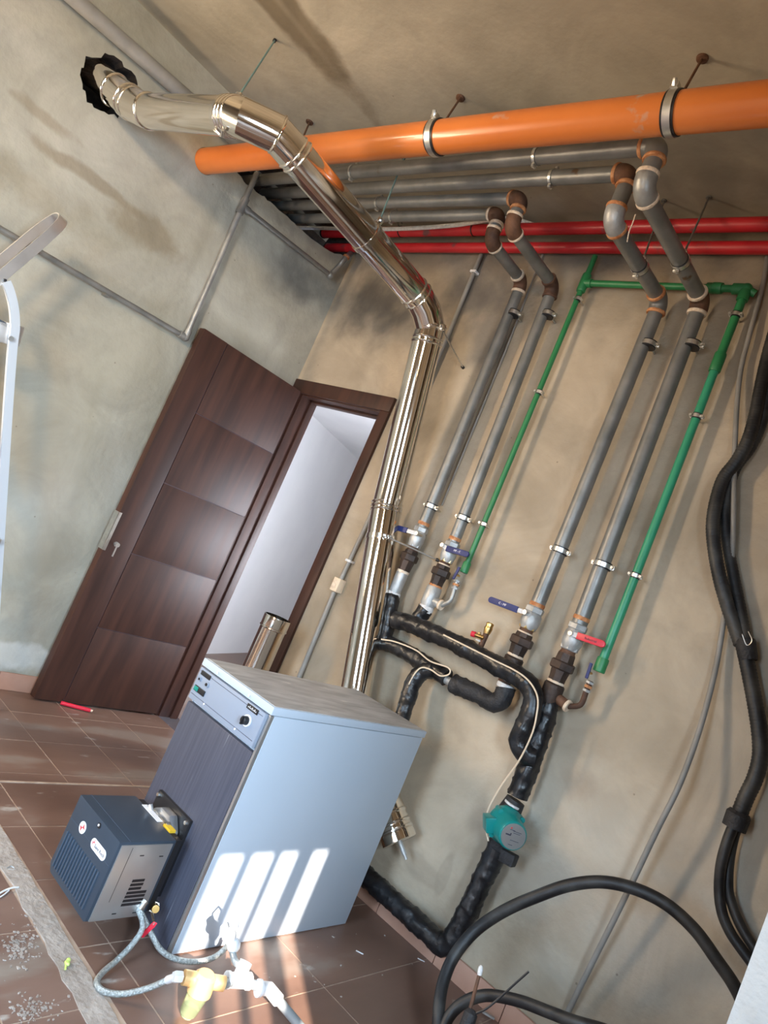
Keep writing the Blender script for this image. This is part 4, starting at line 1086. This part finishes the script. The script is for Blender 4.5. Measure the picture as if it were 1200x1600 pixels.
T, B = PW['D']; zD = VSEQ['D']['z']['pipe1']
wrapped('insulated_pipe', [zD, P(609, 958, y=-.085), P(604, 985, y=-.085), P(600, 1004, y=-.09)], .033, 'short black wrapped pipe below the leftmost grey pipe, half behind the flue', seed=1)
zC = VSEQ['C']['z']['pipe1']
wrapped('insulated_pipe', [zC, P(655, 966, y=-.085), P(650, 984, y=-.09)], .034, 'short black wrapped pipe below the second grey pipe and its white tape', seed=2)
ub = wrapped('insulated_pipe', [P(617, 969, y=-.15), P(640, 974, y=-.15), P(668, 986, y=-.15), P(710, 1004, y=-.15), P(755, 1028, y=-.15), P(792, 1048, y=-.15), P(818, 1062, y=-.15), P(833, 1084, y=-.15),
                                P(831, 1110, y=-.15), P(818, 1138, y=-.15), P(812, 1160, y=-.14), P(822, 1178, y=-.12), P(838, 1184, y=-.10)], .0385,
             'long black wrapped pipe running right across the wall and curving down by the red-lever pipe', seed=3, pitch=.06)
wrapped('insulated_pipe', [P(588, 1002, y=-.085), P(612, 1008, y=-.085), P(640, 1022, y=-.085), P(668, 1040, y=-.09), P(688, 1052, y=-.09), P(701, 1060, y=-.09)], .036,
        'lower black wrapped pipe from behind the flue to the short steel coupling', seed=4)
wrapped('insulated_pipe', [P(678, 1046, y=-.10), P(660, 1050, y=-.11), P(646, 1066, y=-.12), P(638, 1090, y=-.13), P(630, 1116, y=-.15), P(620, 1150, y=-.17), P(612, 1190, y=-.18)], .034,
        'black wrapped branch dropping behind the boiler with a cream cable on it', seed=5)
tag(MB().cyl(P(697, 1062, y=-.09), P(714, 1071, y=-.09), .0175, n=18).lathe(P(709, 1068, y=-.09), (P(714, 1071, y=-.09) - P(697, 1062, y=-.09)), [(0, .024), (.008, .024)], 18).build('steel_coupling', M['galv_new']),
    'short bare steel coupling between two black wrapped pipes', 'coupling')
wrapped('insulated_pipe', [P(709, 1068, y=-.09), P(728, 1077, y=-.09), P(746, 1084, y=-.09), P(766, 1096, y=-.09), P(780, 1096, y=-.09), P(788, 1084, y=-.09), P(790, 1073, y=-.09)], .0375,
        'fat black wrapped bend curling up to the third grey pipe', seed=6, m='black_matt', amp=.16)
ring(P(790, 1072, y=-.085), (P(795, 1060, y=-.085) - P(788, 1076, y=-.085)), .036, .02, M['white_cloth'], ROOTS['B'], 'white_tape')
T, B = PW['B']; MB().cyl(VSEQ['B']['z']['pipe1'], near(790, 1070, T, B), .026, n=18).build('pipe_section', M['rust'], ROOTS['B'])
zA = VSEQ['A']['z']['pipe1']
wrapped('insulated_pipe', [near(862, 1098, *PW['A']), P(851, 1126, y=-.085), P(840, 1158, y=-.09), P(829, 1190, y=-.09), P(817, 1222, y=-.09), P(808, 1246, y=-.09)], .041,
        'black wrapped upright pipe between the red-lever valve pipe and the teal pump', seed=7)
wrapped('insulated_pipe', [P(778, 1325, y=-.09), P(766, 1350, y=-.09), P(750, 1384, y=-.09), P(733, 1420, y=-.09), P(716, 1452, y=-.09), P(704, 1470, y=-.09), P(690, 1476, y=-.09), P(672, 1460, y=-.09), P(640, 1431, y=-.09), P(604, 1398, y=-.09), P(568, 1366, y=-.09), P(530, 1335, y=-.09)], .0395,
        'black wrapped pipe dropping from the teal pump and turning left along the skirting', seed=8)
MB().obox(P(788, 1337, y=-.10), V3((.052, -.012, .008)), V3((0, -.02, .0)), V3((0, 0, .022))).build('foam_flap', M['black_matt'], None, bevel=.006)
tag([o for o in bpy.data.objects if o.name == 'foam_flap'][0], 'loose black foam flap under the teal pump', 'insulation')

# pump
pc = P(786, 1284, y=-.105)
pu = thing('circulation_pump', pc, 'teal circulation pump with a round grey label', 'pump')
dnp = V3((0, 0, -1))
MB().tube([P(806, 1250, y=-.09), P(796, 1268, y=-.095), pc, P(782, 1306, y=-.095), P(776, 1328, y=-.09)], .036, n=20, rf=lambda L, t: 1.0 + .45 * math.exp(-((L - .085) / .04) ** 2)).build('pump_housing', M['black_matt'], pu)
lab = P(802, 1307, y=-.205); md = (lab - pc).normalized()
Lm = (lab - pc).length
MB().lathe(pc - md * .0, md, [(0, .060), (.022, .068), (.045, .066), (.062, .056), (Lm - .014, .053), (Lm - .004, .050), (Lm, .047)], 36).build('motor', M['teal'], pu)
u_ = md.cross(V3((0, 0, 1))).normalized(); v_ = u_.cross(md)
if u_.x > 0: pass
for a_ in (45, 135, 225, 315):
    q = pc + md * .036 + (u_ * math.cos(math.radians(a_)) + v_ * math.sin(math.radians(a_))) * .062
    MB().cyl(q - md * .02, q + md * .022, .010, n=12).build('screw_boss', M['teal'], pu)
q = pc + md * .045 + RIGHT * -.060 + UP * .012
MB().obox(q, RIGHT * .020, UP * .028, md * .030).build('terminal_box', M['teal'], pu, bevel=.005)
MB().cyl(lab - md * .001, lab + md * .0018, .0445, n=36).build('label_disc', M['sticker'] if False else M['plate'], pu)
dx = (RIGHT - md * RIGHT.dot(md)).normalized(); dy = md.cross(dx)
if dy.dot(UP) < 0: dy = -dy
dxx = (dx * .93 - dy * .36).normalized(); dyy = (dy * .93 + dx * .36).normalized()
f0 = lab + md * .002
MB().prism([(-.030, .004), (-.030, -.001), (-.010, -.001), (-.010, .009), (-.014, .009), (-.014, .004)], f0, dxx, dyy, md * .0005).build('label_mark', M['ink_dark'], pu, smooth=False)
MB().cyl(f0 + dyy * .026 - dxx * .016, f0 + dyy * .026 - dxx * .016 + md * .0006, .003, n=8).build('label_dot', M['ink_red'], pu)
for a_, b_, wd_ in ((.008, .018, .02), (-.010, .020, .012), (.008, .012, .016), (.008, -.014, .020), (-.002, -.030, .010)):
    MB().obox(f0 + dxx * a_ + dyy * b_, dxx * wd_ * .8, dyy * .0010, md * .0003).build('label_line', M['front'], pu, smooth=False)
ring(P(800, 1257, y=-.115), P(806, 1250, y=-.09) - P(796, 1268, y=-.095), .030, .008, M['white_cloth'], pu, 'gasket')

# cream cables
cw = [(693, 992), (717, 1004), (747, 1019), (777, 1034), (807, 1049), (828, 1066), (840, 1090), (838, 1120), (830, 1150), (810, 1190), (783, 1228), (764, 1262), (758, 1288), (763, 1314)]
cdp = [.195, .196, .196, .196, .196, .196, .196, .196, .19, .17, .15, .15, .16, .15]
tag(MB().tube(smooth_path([P(a, b, y=-d_) for (a, b), d_ in zip(cw, cdp)], 6), .0034, n=8).build('cream_cable', M['cream']), 'cream cable along the upper wrapped pipe down to the pump', 'cable')
cw = [(629, 1112), (638, 1072), (655, 1045), (672, 1046), (688, 1056), (702, 1053), (700, 1043), (672, 1033), (650, 1016), (618, 1003), (596, 999)]
tag(MB().tube(smooth_path([P(a, b, y=-d_) for (a, b), d_ in zip(cw, [.165, .155, .15, .145, .14, .135, .135, .135, .13, .13, .13])], 6), .0034, n=8).build('cream_cable', M['cream']), 'cream cable looped over the lower wrapped pipe by its branch', 'cable')

# safety valve on the third pipe's side branch
T, B = PW['B']; tB = near(800, 1042, T, B)
sv = thing('safety_valve', P(755, 1008, y=-.10), 'small brass safety valve with red cap standing above the wrapped pipe', 'valve')
s1 = P(776, 1034, y=-.085); s2 = P(770, 1031, y=-.085); s3 = P(747, 1019, y=-.09); s4 = P(751, 1010, y=-.095); s5 = P(760, 990, y=-.10); s6 = P(766, 975, y=-.10)
MB().cyl(tB, s1, .026, n=18).build('reducer', M['rust'], sv)
MB().cyl(s1, s3, .010, n=12).build('nipple', M['brass'], sv)
MB().cyl(s3, s3 + V3((0, 0, .01)), .014, n=14).cyl(s4, s5, .0125, n=14).build('riser', M['rust'], sv)
dd = (s6 - s5).normalized()
MB().lathe(s5, dd, [(0, .0145), (.02, .0175), (.026, .0175), (.030, .0155), (.044, .0165), (.048, .011)], 20).build('valve_body', M['brass'], sv)
r1 = P(756, 997, y=-.11); r2 = P(743, 992, y=-.115); r3 = P(737, 990, y=-.118)
MB().cyl(r1, r2, .0095, n=14).build('side_port', M['brass'], sv)
MB().cyl(r2, r3, .0125, n=14).build('red_cap', M['red_handle'], sv)
MB().cyl(P(749, 988, y=-.11), P(748, 996, y=-.11), .007, n=10).build('side_screw', M['brass'], sv)
MB().lathe(P(749, 1000, y=-.10), (0, 0, -1), [(0, .015), (.006, .015)], 16).build('white_gasket', M['white_cloth'], sv)

# ================================================================== BLACK HOSES


def hose(name, pts, deps, r, label, group=None, corr=True, m='hose', k=8):
    path = smooth_path([P(a, b, y=-d_) for (a, b), d_ in zip(pts, deps)], k)
    out = [path[0]]
    for q in path[1:]:
        while (q - out[-1]).length > .005: out.append(out[-1] + (q - out[-1]).normalized() * .005)
    rf = (lambda L, t: 1 + .05 * math.sin(L / .0085 * math.pi * 2)) if corr else None
    return tag(MB().tube(out, r, n=18, rf=rf).build(name, M[m], angle=80), label, 'hose', group)


up = [(1222, 480), (1202, 548), (1190, 600), (1180, 650), (1168, 690), (1150, 722), (1132, 745), (1121, 775), (1114, 815), (1116, 855), (1125, 905), (1138, 950), (1150, 985), (1158, 1008)]
hose('corrugated_hose', up, [.03, .04, .05, .055, .06, .06, .06, .07, .08, .08, .075, .06, .05, .05], .0235, 'left of two black corrugated hoses bowing out down the right of the wall', 'corrugated hoses')
up2 = [(1232, 500), (1212, 565), (1200, 615), (1190, 660), (1172, 700), (1150, 730), (1138, 765), (1132, 805), (1137, 850), (1146, 900), (1155, 945), (1162, 985), (1164, 1008)]
hose('corrugated_hose', up2, [.03, .035, .035, .03, .03, .03, .03, .03, .03, .03, .035, .04, .045], .0200, 'right of two black corrugated hoses, tighter against the wall', 'corrugated hoses')
lo_ = [(1160, 1004), (1168, 1040), (1178, 1090), (1186, 1140), (1188, 1180), (1180, 1215), (1166, 1245), (1154, 1275)]
hose('corrugated_hose', lo_, [.05, .05, .05, .05, .05, .055, .06, .06], .0245, 'dusty black hose below the tape joint on the right', corr=True)
hose('corrugated_hose', [(1168, 1030), (1180, 1080), (1191, 1130), (1195, 1175), (1188, 1212)], [.03] * 5, .014, 'thin second black hose beside the dusty one at the far right', corr=True)
jt = P(1161, 1008, y=-.05); j2 = P(1164, 1028, y=-.05)
tj = thing('tape_joint', jt, 'black tape wrapped round both hoses with a twist of wire', 'tape')
MB().lathe(jt + V3((0, 0, .02)), j2 - jt, [(0, .030), (.01, .033), (.06, .031), (.07, .028)], 18).build('tape', M['black_matt'], tj)
MB().tube(smooth_path([jt + V3((.01, -.04, .045)), jt + V3((.03, -.04, .02)), jt + V3((.02, -.04, .0)), jt + V3((-.005, -.04, .03))], 4), .0018, n=6).build('wire_twist', M['zinc'], tj)
sl = P(1156, 1268, y=-.06); s2_ = P(1148, 1290, y=-.06)
tag(MB().lathe(sl, s2_ - sl, [(0, .030), (.01, .037), (.055, .036), (.055, .026)], 14).build('hose_sleeve', M['black_matt']), 'ragged open end of black sleeve over two thinner cables', 'sleeve')
hose('black_cable', [(1150, 1282), (1138, 1310), (1127, 1350), (1124, 1390), (1128, 1425), (1140, 1455), (1158, 1482), (1185, 1518)], [.06, .07, .07, .06, .06, .06, .06, .06], .0165, 'left of two black cables leaving the sleeve towards the white pier', 'cables from the sleeve', corr=False)
hose('black_cable', [(1156, 1282), (1146, 1310), (1139, 1350), (1138, 1390), (1146, 1420), (1158, 1448), (1175, 1476), (1205, 1522)], [.04] * 8, .0155, 'right of two black cables leaving the sleeve towards the white pier', 'cables from the sleeve', corr=False)

hose('corrugated_hose', [(1185, 1620), (1150, 1545), (1120, 1500), (1085, 1452), (1040, 1412), (990, 1388), (940, 1378), (890, 1383), (840, 1400), (790, 1422), (745, 1452), (712, 1490), (694, 1530), (686, 1575), (684, 1640)],
     [.15, .20, .22, .24, .26, .28, .30, .32, .34, .36, .38, .42, .46, .50, .54], .0190, 'big black hose arching over the lower right of the wall', corr=False)
hose('corrugated_hose', [(1010, 1640), (950, 1612), (900, 1597), (857, 1581), (815, 1565), (774, 1556), (748, 1557), (722, 1568), (702, 1588), (688, 1620)],
     [.42, .44, .46, .46, .46, .46, .47, .48, .50, .53], .0170, 'second black hose arching low at the bottom edge', corr=False)
cj = P(733, 1590, y=-.60)
ce_ = thing('cable_stub', cj, 'taped black cable end with one brown rod and one thin black wire sticking up', 'cable end')
MB().lathe(P(738, 1577, y=-.60), P(722, 1625, y=-.62) - P(738, 1577, y=-.60), [(0, .010), (.01, .019), (.05, .021), (.12, .018)], 14).build('tape_wrap', M['black_matt'], ce_)
MB().cyl(P(734, 1579, y=-.60), P(749, 1522, y=-.58), .0052, n=10).build('brown_rod', M['rust'], ce_)
MB().lathe(P(749, 1524, y=-.58), P(752, 1508, y=-.575) - P(749, 1524, y=-.58), [(0, .0065), (.014, .0078), (.022, .006), (.026, .002)], 10).build('white_tip', M['white_cloth'], ce_)
MB().tube(smooth_path([P(742, 1584, y=-.60), P(760, 1576, y=-.59), P(785, 1555, y=-.57), P(808, 1534, y=-.56), P(826, 1518, y=-.55)], 4), .0032, n=8).build('black_wire', M['dark'], ce_)
MB().obox(P(763, 1586, z=.01), V3((.02, .01, 0)), V3((-.003, .004, 0)), V3((0, 0, .003))).build('scrap', M['galv_new'], None)
tag([o for o in bpy.data.objects if o.name == 'scrap'][0], 'shiny metal scrap on the floor at the skirting by the cable end', 'scrap')

# ================================================================== LADDER
lx0, lx1 = .36, .27
la = thing('ladder', P(2, 800, x=lx0), 'aluminium stepladder at the left edge with a rounded top loop', 'ladder')
path = [P(-60, 487, x=lx0), P(0, 434, x=lx0), P(40, 400, x=lx0), P(70, 374, x=lx0), P(86, 359, x=lx0)]
tip = [P(96, 348, x=lx0 - .01), P(98, 341, x=lx0 - .03), P(93, 338, x=lx0 - .055), P(84, 342, x=lx1 + .01)]
back_ = [P(70, 351, x=lx1), P(50, 366, x=lx1), P(25, 387, x=lx1), P(-5, 412, x=lx1), P(-70, 468, x=lx1)]
full = smooth_path(path + tip + back_, 6)
dl = (path[3] - path[0]).normalized(); nn = dl.cross(V3((1, 0, 0))).normalized()
MB().tube(full, .01, flat=(.042, .005, nn)).build('handrail_loop', M['alu'], la, angle=50)
pv = P(8, 438, x=lx0 + .012)
MB().cyl(pv - V3((.02, 0, 0)), pv + V3((.004, 0, 0)), .006, n=10).build('rivet', M['dark'], la)
rl = [P(9, 440, x=lx0 + .01), P(15, 455, x=lx0 + .01), P(21, 480, x=lx0 + .012), P(23, 510, x=lx0 + .012), P(19, 545, x=lx0 + .012), P(12, 640, x=lx0 + .012), P(2, 800, x=lx0 + .012)]
dl2 = (rl[-1] - rl[-2]).normalized(); foot_ = rl[-1] + dl2 * (rl[-1].z / -dl2.z - .002)
MB().tube(smooth_path(rl, 5) + [foot_], .01, flat=(.034, .020, V3((0, 1, 0)))).build('side_rail', M['alu_white'], la, angle=50)
bl = P(17, 529, x=lx0 + .028)
MB().cyl(bl, bl + V3((.006, 0, 0)), .0105, n=16).build('bolt', M['zinc'], la)
hc = P(8, 520, x=lx0 - .03)
MB().obox(hc, V3((.03, 0, 0)), V3((0, .055, .012)), V3((0, -.006, .042))).build('hinge_bracket', M['alu'], la, bevel=.006)
MB().obox(P(2, 505, x=lx0 - .02), V3((.02, 0, 0)), V3((0, .02, .0)), V3((0, 0, .010))).build('hinge_cap', M['burner'], la, bevel=.004)
off = V3((0, -.42, 0))
MB().tube([q + off for q in smooth_path(rl, 5)] + [foot_ + off], .01, flat=(.034, .020, V3((0, 1, 0)))).build('side_rail', M['alu_white'], la, angle=50)
low_ = rl[-1]
for k in range(1, 5):
    q = foot_ + (low_ - foot_) * (k / 4.6)
    MB().obox(q + off * .5, (.035, 0, 0), (0, .205, 0), (0, 0, .011)).build('step', M['alu'], la, bevel=.003)
for end, nxt in ((full[0], full[1]), (full[-1], full[-2])):
    e1 = end + (end - nxt).normalized() * .10; e2 = V3((e1.x, foot_.y + off.y + .01, rl[-1].z + .15))
    MB().tube([end, e1, e2], .01, flat=(.050, .005, nn)).build('handrail_arm', M['alu'], la, angle=50)

# ================================================================== SMALL THINGS ON THE FLOOR
ra = P(95, 1098, z=.012); rb = P(141, 1110, z=.012)
pn = thing('red_marker', (ra + rb) / 2 - V3((0, 0, .012)), 'red plastic stick lying on the tiles under the open door', 'marker')
MB().cyl(ra, rb, .010, n=14).build('barrel', M['red_handle'], pn)
MB().cyl(rb, rb + (rb - ra).normalized() * .012, .006, n=10).build('tip', M['cream'], pn)
lf = P(104, 1507, z=.004)
ylm = mat('lime_plastic', (.55, .72, .18), rough=.5)
lq = thing('lime_plug', lf, 'crumpled lime-yellow plastic plug on the mortar strip', 'plug')
MB().sphere(lf + V3((0, 0, .004)), .009, 8, (1.2, .8, .7)).sphere(lf + V3((-.008, .006, .006)), .006, 8).build('head', ylm, lq)
MB().cyl(lf + V3((.006, -.006, .003)), lf + V3((.018, -.012, .002)), .0028, n=8).build('pin', ylm, lq)
wq = [P(-6, 1399, z=.004), P(8, 1391, z=.006), P(20, 1387, z=.007), P(29, 1386, z=.004)]
tag(MB().tube(smooth_path(wq, 4), .0028, n=8).tube(smooth_path([P(-4, 1404, z=.003), P(6, 1398, z=.003), P(14, 1391, z=.003)], 4), .0022, n=6).build('wire_offcut', M['white']), 'white wire offcut at the left edge of the floor', 'wire')
tag(MB().tube(smooth_path([P(10, 1357, z=.003), P(16, 1353, z=.005), P(22, 1356, z=.004), P(21, 1359, z=.003), P(13, 1358, z=.003)], 4), .0016, n=6).build('wire_curl', M['galv_new']), 'small curl of wire on the floor left of the mortar strip', 'wire')
rnd = random.Random(11); db = MB()
for cx, cy, sx_, sy_, n_ in ((30, 1480, 28, 30, 150), (55, 1575, 40, 22, 110), (50, 1430, 25, 40, 30), (560, 1500, 120, 60, 14)):
    for i in range(n_):
        q = P(rnd.gauss(cx, sx_ * .5), rnd.gauss(cy, sy_ * .5), z=.0012)
        if q.y > -.06 or q.x > 3.2: continue
        s_ = rnd.uniform(.0008, .0030)
        db.obox(q, (s_ * rnd.uniform(.6, 1.6), s_ * rnd.uniform(-.5, .5), 0), (s_ * rnd.uniform(-.5, .5), s_, 0), (0, 0, s_ * .6))
tag(db.build('rubble_crumbs', M['mortar'], smooth=False), 'crumbs of pale plaster scattered on the brown tiles', 'debris', kind='stuff')
for i, (px, py) in enumerate(((562, 1488), (658, 1500))):
    q = P(px, py, z=.001); tag(MB().obox(q, (.012, .008, 0), (-.001, .002, 0), (0, 0, .0012)).build('plastic_sliver', M['white'], smooth=False), 'tiny white sliver on the tiles, %s' % ('below the boiler corner' if i == 0 else 'near the skirting'), 'scrap')
